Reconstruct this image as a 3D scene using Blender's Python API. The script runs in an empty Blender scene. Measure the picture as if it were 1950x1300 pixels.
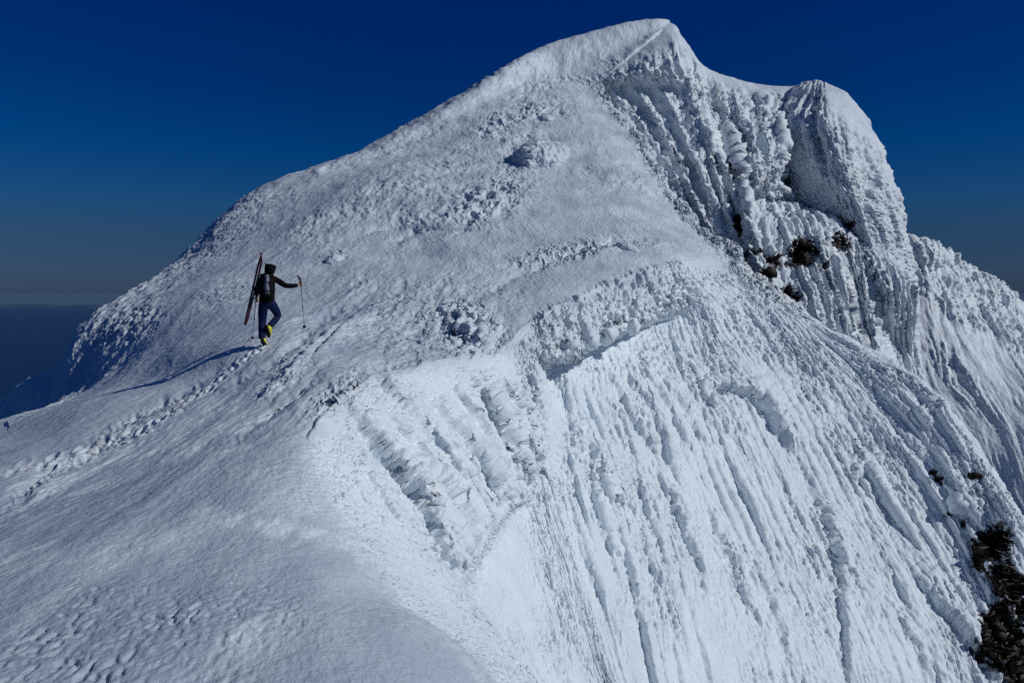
import bpy, bmesh, math, random
import numpy as np
from mathutils import Vector, Matrix

R = math.radians
scene = bpy.context.scene
COL = scene.collection

# ------------------------------------------------------------------ camera, sky, sun, exposure
LENS, SENSOR = 26.0, 36.0
F = 1950 * LENS / SENSOR                    # focal length in pixels of the 1950 x 1300 photograph
EYE_ROW = 560.0                             # row of the horizontal
PITCH = math.atan((650 - EYE_ROW) / F)      # camera looks down a little
cam_data = bpy.data.cameras.new('camera')
cam = bpy.data.objects.new('camera', cam_data)
COL.objects.link(cam)
cam_data.lens, cam_data.sensor_width = LENS, SENSOR
cam_data.clip_start, cam_data.clip_end = 0.1, 3.0e6
cam.location = (0, 0, 0)
cam.rotation_euler = (math.pi / 2 - PITCH, 0, 0)
scene.camera = cam

SUN_AZ = R(104)                              # to the right of the view direction
SUN_EL = R(34.5)
world = bpy.data.worlds.new('World')
scene.world = world
world.use_nodes = True
wn, wl = world.node_tree.nodes, world.node_tree.links
wn.clear()
w_out = wn.new('ShaderNodeOutputWorld')
w_bg = wn.new('ShaderNodeBackground')
w_sky = wn.new('ShaderNodeTexSky')
w_sky.sky_type = 'NISHITA'
w_sky.sun_disc = False
w_sky.sun_elevation = SUN_EL
w_sky.sun_rotation = SUN_AZ
w_sky.altitude = 3000
w_sky.air_density = 1.0
w_sky.dust_density = 0.3
w_sky.ozone_density = 4.0
w_bg.inputs['Strength'].default_value = 0.05
# thin dry air at altitude: deepen the sky by its elevation above the horizon
w_tc = wn.new('ShaderNodeTexCoord')
w_sep = wn.new('ShaderNodeSeparateXYZ')
wl.new(w_tc.outputs['Generated'], w_sep.inputs[0])
w_ramp = wn.new('ShaderNodeValToRGB')
SKY_GRADE = [(0.0, (0.09, 0.13, 0.26)), (0.028, (0.125, 0.185, 0.32)), (0.078, (0.13, 0.25, 0.38)), (0.113, (0.09, 0.31, 0.53)), (0.182, (0.003, 0.31, 0.68)),
             (0.25, (0.0016, 0.255, 0.70)), (0.36, (0.002, 0.22, 0.78)), (0.55, (0.16, 0.40, 0.75)), (1.0, (0.42, 0.66, 0.95))]
while len(w_ramp.color_ramp.elements) < len(SKY_GRADE):
    w_ramp.color_ramp.elements.new(0.5)
for e, (p, c) in zip(w_ramp.color_ramp.elements, SKY_GRADE):
    e.position, e.color = p, c + (1,)
wl.new(w_sep.outputs['Z'], w_ramp.inputs['Fac'])
w_mul = wn.new('ShaderNodeMix')
w_mul.data_type, w_mul.blend_type = 'RGBA', 'MULTIPLY'
w_mul.inputs['Factor'].default_value = 1.0
wl.new(w_sky.outputs[0], w_mul.inputs['A'])
wl.new(w_ramp.outputs['Color'], w_mul.inputs['B'])
wl.new(w_mul.outputs['Result'], w_bg.inputs['Color'])
wl.new(w_bg.outputs[0], w_out.inputs['Surface'])

sun_data = bpy.data.lights.new('sun', 'SUN')
sun_data.energy = 2.35
sun_data.angle = R(0.5)
sun_data.color = (0.985, 1.0, 0.985)
sun = bpy.data.objects.new('sun', sun_data)
COL.objects.link(sun)
SUN_DIR = Vector((math.sin(SUN_AZ) * math.cos(SUN_EL), math.cos(SUN_AZ) * math.cos(SUN_EL), math.sin(SUN_EL)))
sun.rotation_euler = SUN_DIR.to_track_quat('Z', 'Y').to_euler()

scene.view_settings.view_transform = 'Standard'
scene.view_settings.look = 'None'
scene.view_settings.exposure = 0.0
scene.view_settings.gamma = 1.0
scene.cycles.use_denoising = False
scene.cycles.max_bounces = 16
scene.cycles.diffuse_bounces = 12              # snow passes light on many times

# ------------------------------------------------------------------ helpers: points, noise
CP, SP = math.cos(PITCH), math.sin(PITCH)


def px(u, v, d):
    """point seen at pixel (u, v) of the photograph, d metres along the view axis"""
    a, b = (u - 975) / F * d, (650 - v) / F * d
    return (a, d * CP + b * SP, b * CP - d * SP)


def project(P):
    x, y, z = P[..., 0], P[..., 1], P[..., 2]
    d = y * CP - z * SP
    b = y * SP + z * CP
    d = np.where(d > 0.3, d, 0.3)
    return 975 + x / d * F, 650 - b / d * F, d


_rng = np.random.RandomState(7)
_perm = _rng.permutation(512).astype(np.int32)
_perm = np.concatenate([_perm, _perm, _perm])
_g = _rng.normal(size=(512, 3)).astype(np.float32)
_g /= np.linalg.norm(_g, axis=1, keepdims=True)


def noise(x, y, z):
    """gradient noise, about -0.6 .. 0.6"""
    x, y, z = (np.asarray(a, np.float32) for a in (x, y, z))
    xi, yi, zi = np.floor(x).astype(np.int32), np.floor(y).astype(np.int32), np.floor(z).astype(np.int32)
    xf, yf, zf = x - xi, y - yi, z - zi
    u, v, w = (f * f * f * (f * (f * 6 - 15) + 10) for f in (xf, yf, zf))
    xi, yi, zi = xi & 511, yi & 511, zi & 511
    x1, y1, z1 = (xi + 1) & 511, (yi + 1) & 511, (zi + 1) & 511

    def corner(a, b, c, fx, fy, fz):
        h = _perm[_perm[_perm[a] + b] + c]
        g = _g[h]
        return g[..., 0] * fx + g[..., 1] * fy + g[..., 2] * fz
    n = 0
    for (a, dx, wx) in ((xi, 0, 1 - u), (x1, 1, u)):
        for (b, dy, wy) in ((yi, 0, 1 - v), (y1, 1, v)):
            for (c, dz, wz) in ((zi, 0, 1 - w), (z1, 1, w)):
                n = n + corner(a, b, c, xf - dx, yf - dy, zf - dz) * (wx * wy * wz)
    return n


def fbm(x, y, z, octaves=4, gain=0.5, lac=2.03):
    s, a = 0, 1.0
    for i in range(octaves):
        s = s + a * noise(x + 17.3 * i, y - 9.1 * i, z + 4.7 * i)
        x, y, z, a = x * lac, y * lac, z * lac, a * gain
    return s


def billow(x, y, z, octaves=3, gain=0.5, lac=2.1):
    """rounded lumps with sharp creases, about 0 .. 0.6"""
    s, a = 0, 1.0
    for i in range(octaves):
        s = s + a * np.abs(noise(x + 11.3 * i, y - 5.1 * i, z + 8.7 * i))
        x, y, z, a = x * lac, y * lac, z * lac, a * gain
    return s


def ridged(x, y, z, octaves=3, gain=0.5, lac=2.1):
    """sharp crests with wide hollows, about -0.3 .. 0.4"""
    s, a = 0, 1.0
    for i in range(octaves):
        s = s + a * (0.22 - np.abs(noise(x + 7.3 * i, y - 3.1 * i, z + 2.7 * i)))
        x, y, z, a = x * lac, y * lac, z * lac, a * gain
    return s


def facets(x, y, z):
    """blocky broken steps"""
    n = noise(x, y, z) * 6
    f = np.floor(n)
    return (f + np.clip((n - f) * 5 - 2, 0, 1)) / 6


def smooth(a, b, x):
    t = np.clip((x - a) / (b - a), 0, 1)
    return t * t * (3 - 2 * t)


def seg_dist(u, v, pts):
    """distance in pixels to a polyline, and the position along it 0..1"""
    best = np.full(u.shape, 1e9, np.float32)
    along = np.zeros(u.shape, np.float32)
    n = len(pts) - 1
    for i in range(n):
        (x0, y0), (x1, y1) = pts[i], pts[i + 1]
        dx, dy = x1 - x0, y1 - y0
        k = np.clip(((u - x0) * dx + (v - y0) * dy) / (dx * dx + dy * dy), 0, 1)
        d = np.hypot(u - x0 - k * dx, v - y0 - k * dy)
        m = d < best
        best = np.where(m, d, best)
        along = np.where(m, (i + k) / n, along)
    return best, along


# ------------------------------------------------------------------ helpers: lofted sheets of terrain
def spline(C, counts, sharp={}):
    """C (n, m, 3): limited cardinal spline through the n rows; counts samples per span"""
    n = len(C)
    d = np.diff(C, axis=0)
    m = np.zeros_like(C)
    m[0], m[-1] = d[0], d[-1]
    cr = 0.5 * (d[1:] + d[:-1])
    lo = np.minimum(np.abs(d[1:]), np.abs(d[:-1]))
    same = (d[1:] * d[:-1]) > 0
    lim = np.where(same, 2.5 * lo, 0.7 * lo)
    m[1:-1] = np.clip(cr, -lim, lim)
    mi, mo = m.copy(), m.copy()                            # tangents coming in and going out
    for j, w in sharp.items():
        w = np.reshape(w, (-1, 1)) if np.ndim(w) else w
        mi[j] = (1 - w) * m[j] + w * d[j - 1]
        mo[j] = (1 - w) * m[j] + w * d[j]
    out, par = [], []
    for i in range(n - 1):
        k = counts[i]
        t = (np.arange(k) / k).reshape(-1, 1, 1)
        h00, h10 = 2 * t**3 - 3 * t**2 + 1, t**3 - 2 * t**2 + t
        h01, h11 = -2 * t**3 + 3 * t**2, t**3 - t**2
        out.append(h00 * C[i] + h10 * mo[i] + h01 * C[i + 1] + h11 * mi[i + 1])
        par.append(i + t.ravel())
    out.append(C[-1:])
    par.append([n - 1.0])
    return np.concatenate(out), np.concatenate(par)


def line_step(sh, pts, A, w=5.0, L=45.0, mask=1.0, groove=0.35):
    """a broken step along a line: the side to its right stands out by A metres and falls back over L pixels"""
    U, V = np.array([p[0] for p in pts]), np.array([p[1] for p in pts])
    box = (sh.u > U.min() - 4 * w) & (sh.u < U.max() + 3.2 * L) & (sh.v > V.min() - 2.2 * L) & (sh.v < V.max() + 2 * L)
    box &= (np.broadcast_to(mask, sh.u.shape) > 0.01)
    if not box.any():
        return
    u, v = sh.u[box], sh.v[box]
    n1 = noise(u * 0.035, v * 0.02, 0 * u + A) + 0.5 * noise(u * 0.09, v * 0.05, 0 * u + 2 * A)
    u = u + n1 * (3.0 + 2.0 * w * 0.5)
    best = np.full(u.shape, 1e9, np.float32)
    sd, al = np.zeros_like(u), np.zeros_like(u)
    n = len(pts) - 1
    for i in range(n):
        (x0, y0), (x1, y1) = pts[i], pts[i + 1]
        dx, dy = x1 - x0, y1 - y0
        ll = math.hypot(dx, dy)
        k = np.clip(((u - x0) * dx + (v - y0) * dy) / (ll * ll), 0, 1)
        d = np.hypot(u - x0 - k * dx, v - y0 - k * dy)
        side = ((u - x0) * dy - (v - y0) * dx) / ll
        m = d < best
        best = np.where(m, d, best)
        sd = np.where(m, np.where(side > 0, d, -d), sd)
        al = np.where(m, (i + k) / n, al)
    prof = smooth(-w, w, sd) * np.exp(-np.maximum(sd, 0) / L) - groove * np.exp(-(np.minimum(sd, 0) / (2 * w)) ** 2) * (sd < 0)
    fade = np.sin(np.clip(al, 0, 1) * math.pi) ** 0.55 * np.exp(-np.maximum(best - np.abs(sd), 0) / 6)
    h = np.zeros(sh.u.shape, np.float32)
    h[box] = 0.54 * A * prof * fade * (0.65 + 0.9 * np.abs(noise(al * 5, 0 * al + A * 7, 0 * al))) * np.broadcast_to(mask, sh.u.shape)[box]
    sh.push(h)


class Sheet:
    def __init__(self, net, step=2.0, cap=170, floor=6, flip=False, sharp={}):
        C = np.array(net, np.float64)                       # sections x columns x 3
        u, v, d = project(C)
        u, v = np.clip(u, -150, 2100), np.clip(v, -150, 1450)

        def counts(axis):
            L = np.hypot(np.diff(u, axis=axis), np.diff(v, axis=axis))
            L = np.sort(L, axis=1 - axis)
            L = L[:, -3] if axis == 0 else L[-3, :]
            return [int(max(floor, min(cap, k / step))) for k in L]
        cs, ct = counts(0), counts(1)
        A, self.T = spline(np.swapaxes(C, 0, 1), ct, sharp)        # along the columns first
        A = np.swapaxes(A, 0, 1)
        B, self.S = spline(A, cs)
        self.P = B.astype(np.float32)
        self.flip = flip
        self.base = self.P.copy()
        self.u, self.v, self.d = (a.astype(np.float32) for a in project(self.P))
        self.s = np.broadcast_to(self.S.astype(np.float32)[:, None], self.u.shape)
        self.t = np.broadcast_to(self.T.astype(np.float32)[None, :], self.u.shape)
        self.attr = {}
        self.near_view = (self.u > -220) & (self.u < 2170) & (self.v > -100) & (self.v < 1480)

    def normals(self):
        a = np.gradient(self.P, axis=0)
        b = np.gradient(self.P, axis=1)
        n = np.cross(b, a)
        if self.flip:
            n = -n
        L = np.linalg.norm(n, axis=2, keepdims=True)
        return n / np.maximum(L, 1e-9)

    def push(self, h, soften=0):
        n = self.normals()
        for _ in range(soften):
            for ax in (0, 1):
                n = (np.roll(n, 1, ax) + np.roll(n, -1, ax) + n)
        if soften:
            n /= np.maximum(np.linalg.norm(n, axis=2, keepdims=True), 1e-9)
        self.P = (self.P + n * np.asarray(h, np.float32)[..., None]).astype(np.float32)

    def add(self, mask, fn):
        """push by mask * fn(x, y, z, s, t), worked out only where the mask is not zero"""
        m = (np.abs(mask) > 0.004) & self.near_view
        if not m.any():
            return
        h = np.zeros(self.u.shape, np.float32)
        h[m] = mask[m] * fn(self.P[..., 0][m], self.P[..., 1][m], self.P[..., 2][m], self.s[m], self.t[m])
        self.push(h)

    def build(self, name, mat):
        ns, nt = self.P.shape[:2]
        me = bpy.data.meshes.new(name)
        V = self.P.reshape(-1, 3)
        idx = np.arange(ns * nt, dtype=np.int32).reshape(ns, nt)
        q = np.stack([idx[:-1, :-1], idx[1:, :-1], idx[1:, 1:], idx[:-1, 1:]], -1).reshape(-1, 4)
        if not self.flip:
            q = q[:, ::-1]
        me.vertices.add(len(V))
        me.vertices.foreach_set('co', V.ravel())
        me.loops.add(q.size)
        me.loops.foreach_set('vertex_index', np.ascontiguousarray(q).ravel())
        me.polygons.add(len(q))
        me.polygons.foreach_set('loop_start', np.arange(0, q.size, 4, dtype=np.int32))
        me.polygons.foreach_set('loop_total', np.full(len(q), 4, np.int32))
        me.update(calc_edges=True)
        me.polygons.foreach_set('use_smooth', np.ones(len(q), bool))
        for k, a in self.attr.items():
            at = me.attributes.new(k, 'FLOAT', 'POINT')
            at.data.foreach_set('value', np.ascontiguousarray(a, np.float32).ravel())
        me.materials.append(mat)
        o = bpy.data.objects.new(name, me)
        COL.objects.link(o)
        return o


def at_surface(sheet, u, v):
    """the point of a sheet nearest the pixel (front-most of the close ones) and its normal"""
    uu, vv, dd = project(sheet.P)
    e = np.hypot(uu - u, vv - v)
    m = e < max(3.0, e.min() + 0.5)
    k = np.where(m, dd, 1e9).argmin()
    i, j = np.unravel_index(k, e.shape)
    return Vector(sheet.P[i, j].tolist()), Vector(sheet.normals()[i, j].tolist())


# ------------------------------------------------------------------ materials
def new_mat(name):
    m = bpy.data.materials.new(name)
    m.use_nodes = True
    nt = m.node_tree
    return m, nt, nt.nodes['Principled BSDF']


def plain(name, col, rough=0.6, metal=0.0, noise_amt=0.15, scale=30, bump=0.0):
    m, nt, b = new_mat(name)
    N, L = nt.nodes, nt.links
    tc = N.new('ShaderNodeTexCoord')
    no = N.new('ShaderNodeTexNoise')
    no.inputs['Scale'].default_value = scale
    no.inputs['Detail'].default_value = 4
    L.new(tc.outputs['Object'], no.inputs['Vector'])
    mx = N.new('ShaderNodeMix')
    mx.data_type = 'RGBA'
    L.new(no.outputs['Fac'], mx.inputs['Factor'])
    mx.inputs['A'].default_value = tuple(c * (1 - noise_amt) for c in col) + (1,)
    mx.inputs['B'].default_value = tuple(min(1, c * (1 + noise_amt)) for c in col) + (1,)
    L.new(mx.outputs['Result'], b.inputs['Base Color'])
    b.inputs['Roughness'].default_value = rough
    b.inputs['Specular IOR Level'].default_value = 0.5 if rough < 0.5 else 0.12
    b.inputs['Metallic'].default_value = metal
    if bump:
        bp = N.new('ShaderNodeBump')
        bp.inputs['Strength'].default_value = bump
        bp.inputs['Distance'].default_value = 0.01
        L.new(no.outputs['Fac'], bp.inputs['Height'])
        L.new(bp.outputs['Normal'], b.inputs['Normal'])
    return m


def snow_material(name, bump_dist=0.016, scale=26.0, white=(0.78, 0.85, 0.90), ice=(0.49, 0.565, 0.655)):
    m, nt, b = new_mat(name)
    N, L = nt.nodes, nt.links
    tc = N.new('ShaderNodeTexCoord')

    def tex(sc, det, rough=0.55):
        n = N.new('ShaderNodeTexNoise')
        n.inputs['Scale'].default_value = sc
        n.inputs['Detail'].default_value = det
        n.inputs['Roughness'].default_value = rough
        L.new(tc.outputs['Object'], n.inputs['Vector'])
        return n

    def attr(nm):
        a = N.new('ShaderNodeAttribute')
        a.attribute_name = nm
        return a

    def mixc(f, a, c):
        k = N.new('ShaderNodeMix')
        k.data_type = 'RGBA'
        L.new(f, k.inputs['Factor'])
        for sock, val in (('A', a), ('B', c)):
            if isinstance(val, tuple):
                k.inputs[sock].default_value = val + (1,)
            else:
                L.new(val, k.inputs[sock])
        return k.outputs['Result']
    n1 = tex(0.55, 6)
    n2 = tex(scale, 6, 0.65)
    icy, rock = attr('ice'), attr('rock')
    # glazed ice patches: attribute broken up by noise
    ad = N.new('ShaderNodeMath'); ad.operation = 'MULTIPLY_ADD'
    L.new(n1.outputs['Fac'], ad.inputs[0]); ad.inputs[1].default_value = 1.1; ad.inputs[2].default_value = -0.55
    sm = N.new('ShaderNodeMath'); sm.operation = 'ADD'; sm.use_clamp = True
    L.new(ad.outputs[0], sm.inputs[0]); L.new(icy.outputs['Fac'], sm.inputs[1])
    mu = N.new('ShaderNodeMath'); mu.operation = 'MULTIPLY'; mu.use_clamp = True
    L.new(sm.outputs[0], mu.inputs[0]); mu.inputs[1].default_value = 1.0
    c_snow = mixc(mu.outputs[0], white, ice)
    # dark volcanic rock where the rime has fallen off
    nr = tex(3.0, 8, 0.7)
    c_rock = mixc(nr.outputs['Fac'], (0.003, 0.0026, 0.0022), (0.05, 0.033, 0.022))
    col = mixc(rock.outputs['Fac'], c_snow, c_rock)
    L.new(col, b.inputs['Base Color'])
    rr = N.new('ShaderNodeMapRange')
    L.new(mu.outputs[0], rr.inputs['Value'])
    rr.inputs['To Min'].default_value = 0.55
    rr.inputs['To Max'].default_value = 0.27
    L.new(rr.outputs[0], b.inputs['Roughness'])
    b.inputs['Specular IOR Level'].default_value = 0.3
    bp = N.new('ShaderNodeBump')
    bp.inputs['Strength'].default_value = 0.8
    bp.inputs['Distance'].default_value = bump_dist
    n3 = tex(scale * 4.5, 3, 0.6)
    n4 = tex(scale * 0.26, 3, 0.6)
    hs = N.new('ShaderNodeMath'); hs.operation = 'MULTIPLY_ADD'
    L.new(n3.outputs['Fac'], hs.inputs[0]); hs.inputs[1].default_value = 0.25
    L.new(n2.outputs['Fac'], hs.inputs[2])
    ht = N.new('ShaderNodeMath'); ht.operation = 'MULTIPLY_ADD'
    L.new(n4.outputs['Fac'], ht.inputs[0]); ht.inputs[1].default_value = 2.2
    L.new(hs.outputs[0], ht.inputs[2])
    hs = ht
    L.new(hs.outputs[0], bp.inputs['Height'])
    L.new(bp.outputs['Normal'], b.inputs['Normal'])
    return m


M_SNOW = snow_material('wind_packed_snow')
M_RIME = snow_material('rime_ice', bump_dist=0.05, scale=7.0)
M_FAR = snow_material('far_snow', bump_dist=0.1, scale=3.0)


def structure(o):
    o['kind'] = 'structure'
    return o


def tag(o, label, cat, group=None):
    o['label'], o['category'] = label, cat
    if group:
        o['group'] = group
    return o


# ------------------------------------------------------------------ the main ridge, sections fan round the crest
def W(*p):
    return tuple(p)


def net(rows):
    return [[px(*p[1:]) if p[0] == 'p' else p for p in row] for row in rows]


def q(*a):
    return ('p',) + a


# columns: 0 hidden, 1 skyline, 2-4 slope, 5 crest, 6 foot of the cornice wall, 7-12 face, 13 out of sight
RIDGE = net([
    # behind the camera
    [W(-16, -6, -11), W(-10, -5, -5.6), W(-6, -4.5, -3.4), W(-3.4, -4, -2.4), W(-1.2, -4, -2.1), W(.3, -4, -2.3), W(.9, -4, -2.8), W(1.6, -3.8, -3.6),
     W(2.6, -3.5, -4.9), W(3.8, -3, -6.4), W(5.2, -2.5, -8.2), W(6.6, -2, -10), W(8, -1.5, -12), W(11, -1, -16)],
    [W(-15, 2, -7.5), W(-9, 2.2, -4.0), W(-5.4, 2.6, -2.7), q(0, 1290, 3.9), q(450, 1290, 3.9), q(880, 1300, 4.2), q(950, 1310, 5.2), q(1010, 1325, 6.4),
     q(1065, 1345, 7.6), q(1120, 1370, 8.8), q(1180, 1420, 10), q(1240, 1480, 11), q(1300, 1560, 12), q(1380, 1800, 13)],
    [W(-15.5, 6, -7), W(-10, 6, -3.7), W(-6.4, 5.9, -2.75), q(0, 1100, 5.3), q(350, 1080, 5.3), q(680, 1100, 5.4), q(740, 1115, 6.0), q(800, 1140, 6.9),
     q(865, 1180, 7.9), q(930, 1230, 8.9), q(985, 1280, 9.7), q(1040, 1340, 10.2), q(1100, 1450, 10.8), q(1200, 1700, 12)],
    [W(-17, 10, -6.8), W(-12, 10, -3.9), q(-60, 930, 8.7), q(150, 935, 7.9), q(380, 910, 7.4), q(570, 895, 7.3), q(620, 915, 7.5), q(675, 950, 7.8),
     q(790, 1040, 8.4), q(880, 1125, 9.1), q(930, 1180, 9.9), q(985, 1260, 10.6), q(1040, 1360, 10.8), q(1150, 1700, 12)],
    [W(-20, 17, -7.5), q(-60, 835, 19), q(100, 835, 13), q(280, 812, 11.2), q(460, 788, 10.2), q(612, 795, 9.2), q(650, 825, 9.35), q(700, 870, 9.6),
     q(800, 975, 9.9), q(885, 1085, 10.2), q(903, 1108, 12), q(950, 1210, 11.9), q(1020, 1345, 11.3), q(1130, 1700, 12.5)],
    [W(-22, 22, -8), q(0, 797, 23), q(180, 752, 18.8), q(380, 722, 15.6), q(560, 700, 13), q(704, 713, 11.4), q(738, 752, 11.3), q(780, 805, 11.4),
     q(860, 905, 11.7), q(925, 1020, 11.9), q(938, 1038, 14.2), q(985, 1160, 13.2), q(1060, 1345, 12), q(1180, 1700, 13)],
    [W(-20.5, 28, -8), q(92, 716, 27), q(290, 667, 22.5), q(480, 657, 16.9), q(660, 662, 15.6), q(800, 690, 13.6), q(830, 735, 13.4), q(862, 785, 13.4),
     q(922, 875, 13.4), q(965, 965, 13.5), q(978, 980, 16.2), q(1025, 1130, 15), q(1090, 1345, 13), q(1230, 1700, 14)],
    [W(-22, 34, -7), q(192, 590, 31), q(380, 560, 27), q(580, 580, 22.5), q(780, 620, 18.5), q(948, 666, 16.2), q(970, 715, 16.0), q(988, 765, 16.0),
     q(1008, 855, 15.7), q(1003, 945, 15.5), q(1010, 955, 18), q(1065, 1120, 16), q(1125, 1340, 14), q(1280, 1700, 14.5)],
    [W(-24, 44, -4), q(340, 503, 37), q(520, 470, 32.5), q(680, 510, 27), q(850, 570, 21.5), q(988, 630, 17.6), q(1012, 665, 17.4), q(1024, 700, 17.6),
     q(1032, 795, 17.3), q(1030, 885, 17.9), q(1040, 905, 18.9), q(1085, 1080, 17.2), q(1150, 1330, 14.8), q(1320, 1700, 15)],
    [W(-23, 50, -2), q(430, 408, 41), q(600, 400, 37), q(760, 460, 31), q(900, 540, 24), q(1012, 612, 18.8), q(1034, 674, 17.9), q(1042, 704, 21.6),
     q(1050, 790, 20.3), q(1058, 885, 19.6), q(1078, 980, 18.7), q(1122, 1120, 17.1), q(1190, 1330, 15), q(1360, 1700, 15.5)],
    [W(-21, 54, 0), q(510, 350, 44), q(680, 335, 41), q(830, 400, 34), q(960, 500, 27), q(1062, 583, 20.5), q(1084, 668, 19.4), q(1088, 684, 23.2),
     q(1108, 770, 22), q(1138, 870, 21), q(1168, 980, 19.9), q(1205, 1130, 18.3), q(1255, 1330, 16), q(1400, 1700, 16)],
    [W(-18, 60, 3), q(700, 278, 48), q(840, 285, 45), q(950, 350, 38), q(1060, 455, 30), q(1150, 543, 24), q(1174, 628, 22.8), q(1180, 644, 26.4),
     q(1212, 735, 24.5), q(1252, 850, 23.2), q(1292, 970, 21.8), q(1342, 1130, 20), q(1400, 1330, 17.8), q(1530, 1700, 17)],
    [W(-13, 67, 7), q(850, 194, 53), q(960, 225, 49), q(1040, 310, 42), q(1150, 410, 34), q(1250, 508, 27.5), q(1268, 586, 26.6), q(1278, 608, 29.2),
     q(1315, 705, 27.2), q(1362, 830, 25.6), q(1412, 960, 24), q(1482, 1130, 21.8), q(1560, 1330, 19.4), q(1680, 1700, 18.5)],
    [W(-7, 74, 11), q(1000, 108, 58), q(1080, 185, 53.5), q(1130, 260, 46), q(1220, 390, 37), q(1305, 498, 29.5), q(1330, 545, 29.6), q(1355, 595, 29.6),
     q(1415, 710, 28.4), q(1475, 840, 26.8), q(1535, 970, 25), q(1612, 1130, 22.9), q(1700, 1330, 20.4), q(1820, 1700, 19.5)],
    [W(-2, 78, 14), q(1090, 80, 60), q(1120, 178, 55.3), q(1170, 250, 48.5), q(1262, 385, 39.5), q(1355, 495, 32), q(1398, 545, 31.6), q(1440, 595, 31.2),
     q(1515, 715, 29.8), q(1585, 845, 28), q(1655, 980, 26.2), q(1742, 1130, 24), q(1832, 1330, 21.8), q(1940, 1700, 20.5)],
    [W(2, 80, 15), q(1110, 120, 60), q(1140, 170, 56), q(1200, 248, 49.6), q(1286, 395, 40.5), q(1385, 493, 33), q(1435, 540, 32.5), q(1490, 588, 32),
     q(1580, 680, 30.8), q(1672, 785, 29.2), q(1752, 890, 27.4), q(1845, 1040, 25.2), q(1915, 1230, 23), q(2020, 1600, 22)],
    # the rib that hides what is behind it
    [W(3, 81, 15), q(1120, 140, 60), q(1150, 172, 56.5), q(1214, 250, 50.3), q(1300, 402, 41.3), q(1402, 494, 34), q(1455, 540, 33.4), q(1530, 598, 32.6),
     q(1640, 660, 31.4), q(1745, 722, 30), q(1818, 790, 28.6), q(1885, 885, 27), q(1965, 1010, 25.2), q(2150, 1300, 24)],
    [W(4, 81, 14), q(1125, 160, 62), q(1154, 190, 60), q(1218, 275, 55), q(1303, 425, 46), q(1406, 520, 38.5), q(1460, 570, 38), q(1535, 632, 37),
     q(1645, 700, 35.5), q(1750, 770, 34), q(1823, 850, 32.5), q(1890, 960, 31), q(1970, 1100, 29.5), q(2155, 1400, 28)],
])
SUMMIT = {5: (q(-10, 802, 22.6), q(50, 788, 21.4)), 6: (q(130, 752, 25.6), q(168, 738, 24.4)), 7: (q(184, 596, 31.6), q(216, 602, 30.0)),
          8: (q(338, 500, 38.5), q(362, 502, 36)), 9: (q(428, 405, 42.5), q(455, 415, 40)),
          13: (q(1000, 108, 59.5), q(1030, 152, 57)), 14: (q(1098, 77, 61.8), q(1086, 141, 58.4)), 15: (q(1200, 53, 63), q(1186, 97, 60)),
          16: (q(1264, 45, 63.6), q(1264, 55, 61.6)), 17: (q(1274, 54, 65), q(1274, 66, 64))}
for i, row in enumerate(RIDGE):                         # one more column: the edge of the summit roof
    if i in SUMMIT:
        a, b = SUMMIT[i]
        row[1] = px(*a[1:])
        row.insert(2, px(*b[1:]))
    else:
        row.insert(2, tuple(0.5 * (m + n) for m, n in zip(row[1], row[2])))
CREST_SHARP = np.interp(np.arange(len(RIDGE)), [0, 2, 4, 12.5, 14], [0, 0, 0.8, 0.8, 0.2])
WALL_SHARP = np.interp(np.arange(len(RIDGE)), [8, 9, 12, 13], [0, 0.7, 0.7, 0])
ridge = Sheet(RIDGE, step=1.6, sharp={6: CREST_SHARP, 7: WALL_SHARP, 8: WALL_SHARP, 2: np.interp(np.arange(len(RIDGE)), [4, 5, 8, 9, 12, 14], [0, 0.5, 0.5, 0, 0, 0.8])})
ridge.t = ridge.t - np.clip(ridge.t - 1, 0, 1)           # keep the old column numbers: skyline 1, crest 5

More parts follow.
